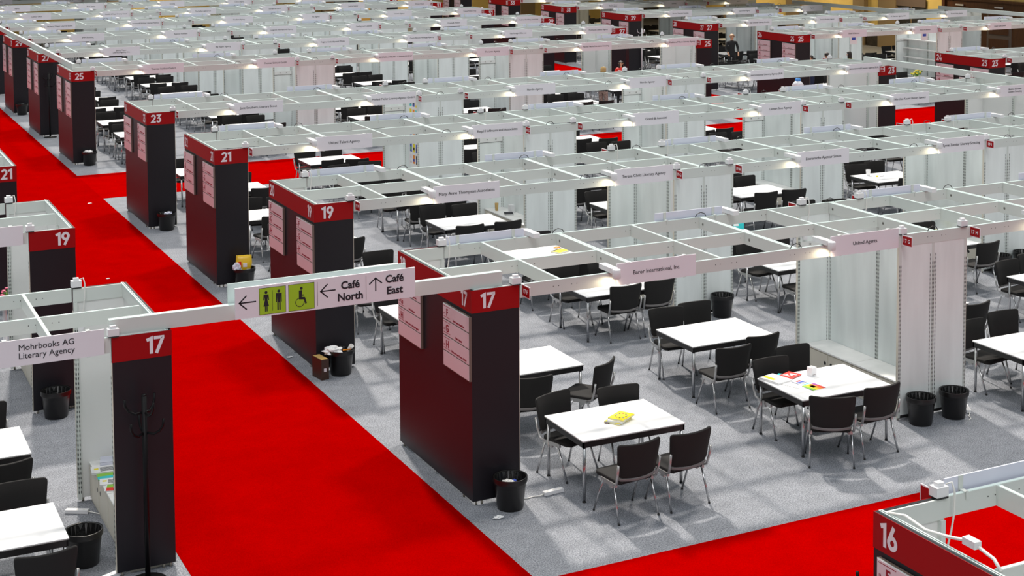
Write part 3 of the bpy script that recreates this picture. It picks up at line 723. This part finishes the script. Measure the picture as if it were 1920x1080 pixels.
text('Café\nNorth', .115, '-y', (ux(1172), ys-.002, 2.695), t, INK, .003, gap=1.12); text('Café\nEast', .115, '-y', (ux(1626), ys-.002, 2.705), t, INK, .003, gap=1.12)
tag(t, 'white wayfinding sign with arrows, lime toilet pictograms and café directions over aisle', 'sign')
for nm, x, y0, y1, z, lb in (('wayfinding_beam', .16, 26.9, 42.5, 2.51, 'long pale beam lying on the 25, 27 and 29 towers along the aisle'), ('wayfinding_beam', 20.0, 11.4, 18.1, 2.51, 'long pale beam along the right ends of rows 21 and 23'), ('wayfinding_beam', 36.6, 26.6, 34.0, 2.51, 'long beam at the far right end of rows 25 and 27'), ('wayfinding_beam', 33.6, 32.1, 40.3, 2.51, 'long dim beam across rows 27 and 29 of the far right block')):
    t = empty(nm, (x, y0, 0)); b = MB(); b.box(-.04, .04, 0, y1-y0, z, z+.15, ALU); b.box(-.038, .038, 0, y1-y0, z+.15, z+.153, ALUT); b.build('beam_profile', t)
    tag(t, lb, 'beam')
# ------------------------------------------------------------------ bins and power strips
for x, y, lb in ((.36, -.24, 'black waste bin beside the front 17 tower, wrappers inside'), (6.38, -.23, 'black waste bin at partition front in row 17, left of two'), (6.95, -.23, 'black waste bin at partition front in row 17, right of two'),
  (.30, P-.23, 'black waste bin at the 19 tower with a white cloth hanging out'), (.44, 2*P-.23, 'black waste bin at the 21 tower holding a yellow bag'), (.33, 3*P-.23, 'black waste bin at the foot of the 23 tower'),
  (.38, Y0[25]-.23, 'black waste bin at the foot of the 25 tower, middle block'), (.22, Y0[29]-.23, 'black waste bin at the foot of the 29 tower, middle block'), (6.98, P-.23, 'black waste bin in front of the first row 19 partition'),
  (13.15, P-.23, 'black waste bin at second row 19 partition, left one'), (13.72, P-.23, 'black waste bin at second row 19 partition, right one'), (-4.22, .50, 'large black waste bin inside the left 17 stand beside the cupboard'), (-3.72, P-.23, 'black waste bin at the left 19 tower front')):
    o = place(wbin, (x, y, 0)); tag(o, lb, 'waste bin', 'black waste bins')
for x, y, rz, lb in ((.98, -.10, 5, 'white power strip on grey carpet right of the 17 tower'), (7.28, -.12, 60, 'white power strip at the right end of the row 17 partition'), (-4.05, 1.92, 150, 'white power strip on the floor beside the left 17 cupboard'), (-4.03, .02, 205, 'white power strip at the foot of left 17 tower')):
    o = place(pstrip, (x, y, 0), R_(rz)); tag(o, lb, 'power strip', 'white power strips')
def crumple(name, loc, sx, sy, sz, M, seed, label, cat, group=None):
    bm = bmesh.new(); bmesh.ops.create_icosphere(bm, subdivisions=3, radius=1); r = random.Random(seed)
    ph = [(Vector((r.uniform(-1, 1), r.uniform(-1, 1), r.uniform(-1, 1))).normalized(), r.uniform(2, 6), r.uniform(0, 6)) for _ in range(7)]
    for v in bm.verts:
        k = 1+sum(.10*math.sin(f*v.co.dot(d)*2+p) for d, f, p in ph); v.co = Vector((v.co.x*sx*k, v.co.y*sy*k, max(-.98, v.co.z*k)*sz+sz))
    me = bpy.data.meshes.new(name); bm.to_mesh(me); bm.free(); me.materials.append(M)
    o = bpy.data.objects.new(name, me); COL.objects.link(o); o.location = loc; tag(o, label, cat, group); return o
crumple('crumpled_tissue', (.10, -.47, 0), .055, .03, .018, PAPER, 3, 'crumpled white tissue on the carpet before the 17 bin', 'tissue')
crumple('crumpled_wrapper', (.33, -.22, .235), .08, .06, .04, CABLE, 5, 'grey crumpled wrapper inside the bin at the 17 tower', 'wrapper')
crumple('bottle_cap_scrap', (.43, -.20, .26), .03, .03, .02, BLU, 6, 'small blue plastic scrap inside the 17 tower bin', 'scrap')
crumple('white_cloth', (.17, P-.24, .31), .13, .10, .06, PAPER, 8, 'white cloth bag spilling over the rim of the 19 bin', 'cloth')
t = empty('yellow_pouch', (.43, 2*P-.24, .30), R_(-12)); b = MB(); GOLD = mat('gold_foil', (.80, .52, .02), .28, bump=.5, scale=14)
sec = [(.10, .07, 0), (.13, .085, .07), (.145, .07, .16), (.14, .035, .25), (.135, .008, .30)]; n = 20; vs = []
for w_, d_, z_ in sec: vs += [(w_*math.copysign(abs(math.cos(2*PI*j/n))**.6, math.cos(2*PI*j/n)), d_*math.sin(2*PI*j/n)+.012*math.sin(9*j+z_*30), z_) for j in range(n)]
b.add(vs, [(i*n+j, i*n+(j+1) % n, (i+1)*n+(j+1) % n, (i+1)*n+j) for i in range(4) for j in range(n)]+[tuple(range(4*n, 5*n))], GOLD, True); b.build('pouch_body', t)
b = MB(); b.box(-.02, .05, -.089, -.080, .10, .17, PAPER); b.box(.04, .11, -.078, -.070, .02, .06, BOARDB); b.box(-.10, -.05, -.082, -.076, .10, .2, TRED); b.build('pouch_print', t); tag(t, 'yellow foil pouch standing upright in the 21 tower bin', 'pouch')
crumple('pink_bag', (.31, 2*P-.25, .29), .07, .07, .10, BOARDB, 12, 'pale lilac plastic wrap beside the yellow bag in bin', 'wrap')
crumple('crumpled_paper', (.35, Y0[25]-.25, .30), .12, .09, .05, PAPER, 10, 'white paper rubbish heaped in the 25 tower bin', 'paper')
crumple('crumpled_paper', (.36, 3*P-.25, .31), .08, .07, .04, BOARDB, 11, 'pale paper rubbish in the 23 tower bin', 'paper')
for i, (x, y, s, lb) in enumerate(((-1.62, 12.99, .035, 'tiny white paper scrap on the red aisle by left 19 tower'), (-.6, 20.6, .04, 'tiny white paper scrap on the red aisle beyond the 23 tower'), (-.12, 6.6, .045, 'torn paper scrap on grey edge beside the 19 tower'))):
    crumple('paper_scrap', (x, y, .004), s, s*.6, .006, PAPER, 20+i, lb, 'paper scrap')
t = empty('drinking_glass', (.42, P-.22, .33)); b = MB(); b.lathe([(.025, 0), (.036, .12), (.033, .12), (.022, .008), (0, .008)], CABLE, 16); o = b.build('glass_body', t); o.rotation_euler = (.7, .3, 0); tag(t, 'clear plastic cup tilted on top of the 19 bin', 'cup')
b = MB(); b.box(-.06, .06, -.01, .01, 0, .012, ORG); o = b.build('orange_stick', None, (.36, P-.33, .372)); tag(o, 'orange packet lying on the rim of the 19 bin', 'packet')
t = empty('archive_box', (-.02, P-.26, 0), R_(8)); b = MB(); b.box(-.06, .06, -.15, .15, 0, .30, BRN); b.build('box_shell', t); b = MB(); b.box(-.052, .052, -.142, .142, .30, .303, KRAFT); b.build('kraft_filling', t); b = MB(); b.box(-.02, .02, -.152, -.15, .12, .17, PINK); b.build('label_sticker', t)
tag(t, 'dark brown archive box standing left of the 19 bin', 'box')
# ------------------------------------------------------------------ books and papers
def book(x, y, z, w, l, h, rz, M, label, Mp=PAPER, marks=(), cat='book', group=None, name='book'):
    t = empty(name, (x, y, z), R_(rz)); b = MB(); b.box(-w/2+.004, w/2-.002, -l/2+.003, l/2-.003, .002, h-.002, Mp); b.build('page_block', t)
    b = MB(); b.box(-w/2, w/2, -l/2, l/2, h-.003, h, M); b.box(-w/2, w/2, -l/2, l/2, 0, .003, M); b.box(-w/2, -w/2+.004, -l/2, l/2, 0, h, M); c = b.build('cover', t)
    if marks:
        b = MB()
        for x0, x1, y0, y1, MM in marks: b.box(x0*w, x1*w, y0*l, y1*l, h, h+.0008, MM)
        b.build('cover_print', c)
    tag(t, label, cat, group); return t
z = TH
ring = [(.30*math.cos(a)-.05, .30*math.cos(a)+.05, .28*math.sin(a)-.04, .28*math.sin(a)+.04, (INK, BLU, INK, TRED)[i % 4]) for i, a in enumerate([j*PI/5 for j in range(10)])]
book(1.84, -.12, z, .21, .28, .02, -62, YEL, 'yellow book under two others on nearest 17 table', group='books on the nearest table')
book(1.85, -.13, z+.02, .20, .27, .022, -52, PAPER, 'white book in the middle of the stack on nearest table', group='books on the nearest table')
book(1.88, -.13, z+.042, .21, .28, .018, -60, YEL, 'yellow book with dark ring print atop the nearest table stack', marks=ring, group='books on the nearest table')
t = empty('badge_holder', (1.70, -.13, z), R_(5)); b = MB(); b.box(-.045, .045, -.03, .03, 0, .006, BRN); b.build('holder', t); b = MB(); b.box(-.03, .03, -.018, -.008, .006, .0068, PINK); b.build('label_strip', t); tag(t, 'small brown card holder beside the yellow book on nearest table', 'card holder')
book(4.40, .28, z, .26, .34, .025, 12, PAPER, 'white boxed book with yellow strip, left edge of second 17 table', marks=((-.3, -.05, -.1, .45, YEL),))
book(4.56, .36, z, .16, .22, .006, -50, CYAN, 'blue and white leaflet under the red one, second 17 table', cat='leaflet', name='leaflet')
t = book(4.66, .33, z+.008, .20, .26, .01, -68, TRED, 'red leaflet with white lettering on the second 17 table', cat='leaflet', name='leaflet')
text('YA', .12, '-y', (0, 0, .0112), t, PAPER, .006).rotation_euler = (0, 0, R_(68))
book(4.50, .02, z, .20, .27, .004, 20, PAPER, 'loose white sheet on the second 17 table', cat='sheet', name='paper_sheet')
book(4.61, .06, z+.005, .16, .12, .008, 10, BOARDB, 'small pale booklet with red and blue print, second 17 table', marks=((-.4, .4, -.4, -.1, BLU), (-.2, .3, .0, .3, TRED)), cat='booklet', name='booklet')
book(4.66, -.16, z, .22, .28, .006, 6, PAPER, 'rainbow-coloured magazine near front edge of second 17 table', marks=((-.48, -.25, -.48, .3, GRN), (-.25, .0, -.48, .3, YEL), (.0, .25, -.48, .3, ORG), (.25, .48, -.48, .0, TRED), (.25, .48, .0, .3, PUR), (-.15, .15, -.2, .12, INK), (-.4, .4, .36, .44, CYAN)), cat='magazine', name='magazine')
t = empty('napkin_box', (4.93, .22, z), R_(12)); b = MB(); b.box(-.045, .045, -.045, .045, 0, .115, WPL); b.build('box_body', t); b = MB(); b.box(-.03, .03, -.0455, -.045, .02, .026, RAIL); b.box(-.02, .02, -.02, .02, .115, .12, PAPER); b.build('box_print', t); tag(t, 'small white cube box on the second 17 table', 'box')
book(5.30, 8.12, z, .20, .28, .03, -65, YEL, 'yellow and black book on second row 20 table', cat='book', marks=((-.5, -.3, -.5, .5, INK),))
crumple('orange_peel', (5.40, 8.45, z), .06, .04, .01, ORG, 31, 'orange scrap on the second row 20 table', 'scrap')
t = empty('gift_card_box', (9.10, 8.25, z), R_(-10)); b = MB(); b.box(-.16, .16, -.05, .05, 0, .16, CYAN); b.build('box_body', t); b = MB(); b.box(-.05, .05, -.052, -.05, .07, .11, PAPER); b.build('box_print', t); tag(t, 'cyan cardboard box on the third row 20 table', 'box')
book(13.22, 7.60, .455, .22, .30, .03, -60, INK, 'black book on the cupboard at second row 19 partition'); book(13.25, 7.28, .455, .2, .26, .01, -55, YEL, 'yellow leaflet beside the black book, row 19', cat='leaflet', name='leaflet')
def cup(x, y, zz, r, h, M, label, cat='cup', name='paper_cup'):
    t = empty(name, (x, y, zz)); b = MB(); b.lathe([(0, 0), (r*.75, 0), (r, h), (r*.93, h), (r*.68, .01), (0, .01)], M, 16); b.build('cup_wall', t); tag(t, label, cat)
cup(13.38, 7.72, .455, .045, .22, WPL, 'tall white carton on the cupboard at second row 19 partition', 'carton', 'drink_carton')
cup(14.97, 11.62, z, .055, .14, WPL, 'white cup on the row 21 table with pens'); b = MB(); b.tube([(-.07, 0, .006), (.07, .02, .006)], .006, INK, 6); o = b.build('pen', None, (15.2, 11.4, z)); tag(o, 'black pen on the row 21 table', 'pen')
b = MB(); b.box(-.02, .02, -.02, .02, 0, .03, YEL); o = b.build('yellow_marker', None, (15.06, 11.42, z)); tag(o, 'yellow marker cap on the row 21 table', 'marker')
book(6.52, 12.85, .455, .18, .26, .02, -20, INK, 'black folder on the cupboard at first row 21 partition')
cup(6.45, 13.3, .455, .04, .16, KRAFT, 'small tan cup on the cupboard at first row 21 partition')
t = empty('napkin_box', (6.64, 12.98, .455)); b = MB(); b.box(-.05, .05, -.05, .05, 0, .16, WPL); b.build('box_body', t); b = MB(); b.box(-.02, .02, -.02, .02, .16, .165, PAPER); b.build('napkin', t); tag(t, 'white napkin box on the cupboard at first row 21 partition', 'box')
# left stand cupboards and what lies on them
for k, (y0, lb) in enumerate(((1.16, 'low white cupboard in left 17 tower, far half, with papers'), (.055, 'low white cupboard in left 17 tower, near half'))):
    c = place(cab, (-A-.04, y0, 0)); tag(c, lb, 'cupboard', 'low cupboards in the left stands')
for k, yy in enumerate((1.16, .055)):
    c = place(cab, (-A-.04, P+yy, 0)); tag(c, 'low white cupboard in left 19 tower, %s half' % ('far', 'near')[k], 'cupboard', 'low cupboards in the left stands')
zc_ = .455
book(-3.62, 2.08, zc_, .20, .27, .05, 78, BOARDB, 'stack of pale envelopes at far end of the left 17 cupboard', cat='envelopes', name='envelope_stack')
lines = tuple((-.3+.1*i, -.25+.1*i, -.42, .2, INK) for i in range(6))+((.0, .2, .25, .4, YEL),)
book(-3.73, 1.88, zc_, .22, .32, .018, 84, PAPER, 'white brochure with yellow mark, farther one on left 17 cupboard', marks=lines, cat='brochure', name='brochure')
book(-3.71, 1.68, zc_, .20, .30, .006, 86, GRN, 'green brochure under the red tape roll on left cupboard', marks=((-.5, 0, -.5, .5, CYAN),), cat='brochure', name='brochure')
book(-3.72, 1.48, zc_, .20, .30, .012, 80, PAPER, 'white brochure with yellow mark, nearer one on left 17 cupboard', marks=lines, cat='brochure', name='brochure')
book(-3.70, 1.27, zc_, .21, .30, .010, 74, PAPER, 'green and red printed brochure on left 17 cupboard', marks=((-.45, .0, -.45, .45, TRED), (.0, .45, -.45, .45, GRN)), cat='brochure', name='brochure')
t = empty('tape_roll', (-3.58, 1.68, zc_+.006)); b = MB(); b.lathe([(.032, 0), (.055, 0), (.055, .048), (.032, .048), (.032, 0)], TRED, 20); b.build('tape_ring', t); tag(t, 'red adhesive tape roll on the left 17 cupboard', 'tape')
def flowers(x, y, zz, M, label, s=1.0, seed=1):
    t = empty('flower_bouquet', (x, y, zz)); r = random.Random(seed); b = MB(); b.lathe([(0, 0), (.05*s, 0), (.06*s, .12*s), (.05*s, .12*s), (0, .02)], CABLE, 12); b.build('vase', t)
    lf = MB(); bl = MB()
    for i in range(26):
        a = r.uniform(0, 2*PI); q = r.uniform(.02, .17)*s; h = (.15+r.uniform(0, .13))*s; c = (q*math.cos(a), q*math.sin(a), h)
        lf.tube([(0, 0, .1*s), (c[0]*.6, c[1]*.6, h*.7), c], .004*s, GRN, 4); lf.add([(c[0], c[1], c[2]-.04*s), (c[0]+.05*s, c[1], c[2]-.01), (c[0]+.02*s, c[1]+.05*s, c[2]), (c[0]-.02, c[1], c[2]-.02)], [(0, 1, 2, 3)], mat('leaf_green', (.03, .10, .02), .6))
        if i % 2: bl.lathe([(0, 0), (.03*s, .012*s), (.034*s, .03*s), (.012*s, .034*s), (0, .025*s)], M, 8, c)
    lf.build('foliage', t); bl.build('blossoms', t); tag(t, label, 'flowers')
def pedestal(x, y, h, label):
    t = empty('flower_pedestal', (x, y, 0)); b = MB(); b.lathe([(0, 0), (.16, 0), (.16, .02), (.03, .04), (.03, h-.03), (.13, h-.02), (.13, h), (0, h)], WPL, 20); b.build('stand', t); tag(t, label, 'pedestal')
pedestal(-3.92, 9.0, .70, 'small white pedestal carrying pink flowers by left 21 tower')
flowers(-3.92, 9.0, .70, mat('pink_petals', (.7, .12, .22), .6), 'pink flower bouquet standing near the left 21 tower', .9)
flowers(28.6, 26.0, TH, YEL, 'yellow flower bouquet on the second right block row 25 table', 1.3, 4)
# posters on partition spines
def posters(row, j, kw, lb):
    X = gM(kw)-.0155; t = empty('poster_sheet', (X, Y0[row]+1.36, 0)); r = random.Random(row)
    b = MB(); b.box(-.002, 0, .0, .62, .55, 2.30, PAPER); b.build('backing_sheet', t)
    for i in range(3):
        for k in range(6):
            b = MB(); z0 = .62+k*.28; y0 = .04+i*.19
            b.box(-.0035, -.002, y0, y0+.13, z0, z0+.21, r.choice([BLU, GRN, TRED, YEL, INK, CYAN, PINK, ORG, BRN]))
            b.box(-.0045, -.0035, y0+.02, y0+.11, z0+.05, z0+.12, r.choice([BLU, GRN, PAPER, YEL, INK])); b.build('cover_picture', t)
    tag(t, lb, 'poster')
posters(23, 0, 6, 'white poster with rows of small book covers, first row 23 partition')
b = MB(); b.box(-.002, 0, 0, .30, 1.2, 2.1, PAPER); b.box(-.003, -.002, .03, .27, 1.45, 1.5, BLU); b.box(-.003, -.002, .03, .27, 1.4, 1.44, TRED); o = b.build('poster_sheet', None, (gM(6)-.0155, P+.74, 0)); tag(o, 'narrow white poster with blue and red bar, row 19 partition', 'poster')
# small EU-flag style notices hanging under the right block boards
for i, k in enumerate((1.95, 4.75)):
    b = MB(); b.box(0, .30, -.004, 0, 2.10, 2.345, PAPER); b.box(.07, .23, -.005, -.004, 2.24, 2.33, BLU); o = b.build('hanging_notice', None, (gR(k)+.06, Y0[25]-.03, 0)); tag(o, 'small white notice with blue block under %s right block board' % ORD[i], 'notice', 'notices under the name boards')
# ------------------------------------------------------------------ coat stands
for x, y, lb in ((-3.72, -.24, 'black coat stand in front of the left 17 tower'), (.24, Y0[27]-.25, 'black coat stand in front of the 27 tower, middle block'), (.30, -6.86, 'black coat stand behind the 16 tower, only a hook showing')):
    o = place(coat, (x, y, 0), R_(20)); tag(o, lb, 'coat stand', 'black coat stands')
cs2 = make_coatstand(WPL, 'pale_coat_stand'); cs2.location = (24.2, Y0[29]-.1, 0); tag(cs2, 'pale coat stand beyond the 29 tower of the right block', 'coat stand')
# power cable on the 16 tower rim
t = empty('cable_bundle', (.06, -7.14, 2.51)); b = MB()
b.tube([(0, -.10, .0), (.02, -.25, .03), (.03, -.45, .0), (.01, -.7, .05), (.03, -.9, .09), (.05, -1.1, .04), (.02, -1.2, .0)], .012, CABLE, 8); b.build('cord', t); b = MB(); b.box(.0, .06, -.97, -.85, .06, .11, WPL); b.build('connector', t); tag(t, 'white cable looped along the rim of the 16 tower', 'cable')
# water jug
t = empty('water_dispenser', (23.42, 25.9, 0)); b = MB(); b.box(-.17, .17, -.17, .17, 0, .70, CAB); b.build('stand', t); b = MB(); b.lathe([(0, .70), (.18, .70), (.19, .73), (.19, .90), (.10, 1.01), (0, 1.02)], mat('jug_white', (.8, .84, .88), .2), 20); j_ = b.build('water_jug', t); b = MB(); b.lathe([(0, 1.10), (.08, 1.10), (.10, 1.01), (.10, 1.0), (0, 1.0)], mat('lid_blue', (.05, .25, .65), .3), 16); b.build('lid', j_)
tag(t, 'water dispenser with blue-capped jug before the right block 25 tower', 'water dispenser')
# ------------------------------------------------------------------ people
SKIN = mat('skin', (.62, .33, .20), .6)
def person(x, y, rz, H, top, legs, hair, label, pose='stand', hairlen=0, arms=0.3, lean=0.0):
    t = empty('person', (x, y, 0), R_(rz)); k = H/1.75
    J = {'pel': (0, 0, .98), 'bel': (0, .01+lean*.3, 1.12), 'che': (0, lean*.7, 1.32), 'nkb': (0, lean, 1.48), 'nk': (0, lean+.01, 1.53), 'hd': (0, lean+.03, 1.62), 'ht': (0, lean+.02, 1.70),
         'shl': (-.17, lean*.95, 1.43), 'shr': (.17, lean*.95, 1.43), 'ell': (-.24, .04+lean, 1.16), 'elr': (.24, .04+lean, 1.16), 'wrl': (-.20, .10+arms, .98+arms*.3), 'wrr': (.20, .10+arms, .98+arms*.3), 'hal': (-.18, .14+arms, .92+arms*.3), 'har': (.18, .14+arms, .92+arms*.3),
         'hpl': (-.09, 0, .93), 'hpr': (.09, 0, .93), 'knl': (-.10, .03, .50), 'knr': (.10, .05, .50), 'anl': (-.11, 0, .09), 'anr': (.11, .02, .09), 'tol': (-.12, .14, .03), 'tor': (.12, .16, .03)}
    Rd = dict(pel=.14, bel=.12, che=.145, nkb=.07, nk=.05, hd=.085, ht=.07, shl=.065, shr=.065, ell=.045, elr=.045, wrl=.03, wrr=.03, hal=.035, har=.035, hpl=.095, hpr=.095, knl=.065, knr=.065, anl=.045, anr=.045, tol=.035, tor=.035)
    E_ = [('pel', 'bel'), ('bel', 'che'), ('che', 'nkb'), ('nkb', 'nk'), ('nk', 'hd'), ('hd', 'ht'), ('che', 'shl'), ('che', 'shr'), ('shl', 'ell'), ('shr', 'elr'), ('ell', 'wrl'), ('elr', 'wrr'), ('wrl', 'hal'), ('wrr', 'har'), ('pel', 'hpl'), ('pel', 'hpr'), ('hpl', 'knl'), ('hpr', 'knr'), ('knl', 'anl'), ('knr', 'anr'), ('anl', 'tol'), ('anr', 'tor')]
    for s, wr in (('l', 'hal'), ('r', 'har')):      # five fingers per hand
        hx, hy, hz = J[wr]; sg = -1 if s == 'l' else 1
        for fi in range(5):
            J['f%s%d' % (s, fi)] = (hx+(-.03+.016*fi)*sg, hy+.06+(.012 if fi in (1, 2) else 0)-(.035 if fi == 4 else 0), hz-.045+(.02 if fi == 4 else 0)); Rd['f%s%d' % (s, fi)] = .009; E_.append((wr, 'f%s%d' % (s, fi)))
    ks = list(J); me = bpy.data.meshes.new('body'); me.from_pydata([Vector(J[q])*k for q in ks], [(ks.index(a), ks.index(b_)) for a, b_ in E_], [])
    o = bpy.data.objects.new('body', me); COL.objects.link(o); md = o.modifiers.new('skin', 'SKIN'); md.use_smooth_shade = True
    if not me.skin_vertices: me.skin_vertices.new(name='')
    for i, q in enumerate(ks):
        sv = me.skin_vertices[0].data[i]; r = Rd[q]*k; sv.radius = (r, r*(.72 if q in ('pel', 'bel', 'che') else 1)); sv.use_root = (q == 'pel')
    md2 = o.modifiers.new('sub', 'SUBSURF'); md2.levels = 2
    dg = bpy.context.evaluated_depsgraph_get(); m2 = bpy.data.meshes.new_from_object(o.evaluated_get(dg)); bpy.data.objects.remove(o)
    m2.materials.clear(); 
    for M in (SKIN, top, legs, DOT): m2.materials.append(M)
    for p in m2.polygons:
        c = p.center/k; p.use_smooth = True
        hand = min((c-Vector(J['wrl'])).length, (c-Vector(J['wrr'])).length) < .05 or c.y > J['hal'][1]-.03 and abs(c.x) > .1 and c.z > .75 and c.z < 1.3
        p.material_index = 0 if (c.z > 1.49 or hand) else (1 if c.z > .92 else (2 if c.z > .10 else 3))
    o = bpy.data.objects.new('body', m2); COL.objects.link(o); o.parent = t
    hc = Vector(J['hd'])*k
    b = MB(); n = 14; hm = hair
    prof = [(.001, .125), (.05, .115), (.088, .08), (.102, .03), (.100, -.02)]+([(.105, -.08), (.10, -.16*hairlen), (.085, -.2*hairlen)] if hairlen else [])
    vs = []; fs = []
    for r_, z_ in prof:
        for j in range(n):
            a = 2*PI*j/n; front = max(0, math.sin(a)); zz = z_+(front*.045 if z_ < .06 else 0); rr = r_*(1-(.32*front if z_ < .0 else 0))
            vs.append((hc.x+rr*math.cos(a)*k, hc.y+(-.01+rr*math.sin(a))*k, hc.z+zz*k))
    for i in range(len(prof)-1):
        for j in range(n):
            if hairlen and i >= 3 and 1 < j < 6: continue
            if not hairlen and i >= 3 and 1 < j < 6: continue
            fs.append((i*n+j, i*n+(j+1) % n, (i+1)*n+(j+1) % n, (i+1)*n+j))
    b.add(vs, fs, hm, True); b.build('hair', t)
    b = MB()
    for sx in (-1, 1):
        b.disc((hc.x+sx*.032*k, hc.y+.088*k, hc.z+.015*k), .010*k, (0, 1, 0), DOT, 8)
        b.lathe([(0, 0), (.018, .008), (.016, .02), (0, .028)], SKIN, 8, (hc.x+sx*.088*k, hc.y, hc.z-.01))
    b.add([(hc.x-.012, hc.y+.085*k, hc.z-.015), (hc.x+.012, hc.y+.085*k, hc.z-.015), (hc.x, hc.y+.115*k, hc.z-.018), (hc.x, hc.y+.085*k, hc.z+.02)], [(0, 1, 2), (0, 2, 3), (1, 3, 2)], SKIN)
    b.box(hc.x-.024, hc.x+.024, hc.y+.078*k, hc.y+.086*k, hc.z-.048, hc.z-.038, TRED)
    b.build('face', t)
    tag(t, label, 'person'); return t
BLOND = mat('blond_hair', (.50, .33, .13), .6); DKH = mat('dark_hair', (.02, .012, .01), .5); NAVY = mat('navy_cloth', (.01, .014, .05), .8); SKIRT = mat('patterned_skirt', (.30, .20, .17), .8, var=.5, scale=25); BEIGE = mat('beige_pattern', (.20, .15, .12), .8, var=.6, scale=20); YCL = mat('yellow_cloth', (.55, .55, .03), .7); BLKC = mat('black_jacket', (.012, .012, .014), .8)
person(16.8, 27.45, -60, 1.70, BLKC, SKIRT, BLOND, 'blond person standing in patterned skirt beyond the 23 rows', hairlen=.5)
person(18.88, 29.95, 150, 1.57, TRED, BLKC, DKH, 'dark-haired person in red top facing the camera, beyond row 26', hairlen=1)
person(26.75, 34.9, 160, 1.82, BLKC, BLKC, mat('bald_skin', (.60, .34, .20), .5), 'person in black jacket and scarf standing behind the 27 tower', arms=.15)
person(26.3, 28.1, 20, 1.66, BEIGE, BLKC, DKH, 'dark-haired person in camouflage jacket behind the right block 25 tower')
person(27.3, 28.1, 30, 1.66, YCL, BLKC, DKH, 'dark-haired person in yellow-green top, right block row 25', hairlen=1)
person(25.0, 27.3, 90, 1.70, NAVY, NAVY, DKH, 'person in navy coat half hidden by the right 25 tower')
for r_ in ('meeting_table', 'waste_bin'): pass
for rt_ in (chair, table, wbin, pstrip, cab, lampp, adapt, adaptc, coat):
    if rt_.name not in USED: print('UNUSED PROTO', rt_.name)

# ------------------------------------------------------------------ leave out repeats that are wholly hidden, here and from a step to either side
from mathutils.bvhtree import BVHTree
def hidden_repeats():
    bpy.context.view_layer.update()
    vs, fs, owner, roots, index = [], [], [], [], {}
    for o in S.objects:
        if o.type != 'MESH': continue
        r = o
        while r.parent: r = r.parent
        if r not in index: index[r] = len(roots); roots.append(r)
        k = index[r]; base = len(vs); M = o.matrix_world
        vs += [M @ v.co for v in o.data.vertices]
        for p in o.data.polygons: fs.append([base+i for i in p.vertices]); owner.append(k)
    tree = BVHTree.FromPolygons(vs, fs); seen = set(); M = mw.to_3x3(); fx = cam.lens/36
    for off, step in ((0, 2), (-.8, 4), (.8, 4)):
        org = mw.translation + M @ Vector((off, 0, 0))
        for j in range(0, 1080, step):
            y = ((.5-(j+.5)/1080)*9/16+cam.shift_y)/fx
            for i in range(0, 1920, step):
                h = tree.ray_cast(org, M @ Vector((((i+.5)/1920-.5+cam.shift_x)/fx, y, -1)))
                if h[2] is not None: seen.add(owner[h[2]])
    kinds = ('meeting_chair', 'meeting_table', 'power_adapter', 'clamp_spotlight', 'name_board', 'stand_number_flag', 'low_cabinet')
    return [r for r, k in index.items() if k not in seen and r.name.split('.')[0] in kinds]
kids = {}
for o in bpy.data.objects:
    if o.parent: kids.setdefault(o.parent, []).append(o)
todo = hidden_repeats(); dead = []
while todo:
    o = todo.pop(); dead.append(o); todo += kids.get(o, [])
bpy.data.batch_remove(dead)
for o in bpy.data.objects:
    if 'vk' in o: del o['vk']
print('tops', len([o for o in S.objects if not o.parent]), 'chairs', len([o for o in S.objects if o.name.startswith('meeting_chair')]))
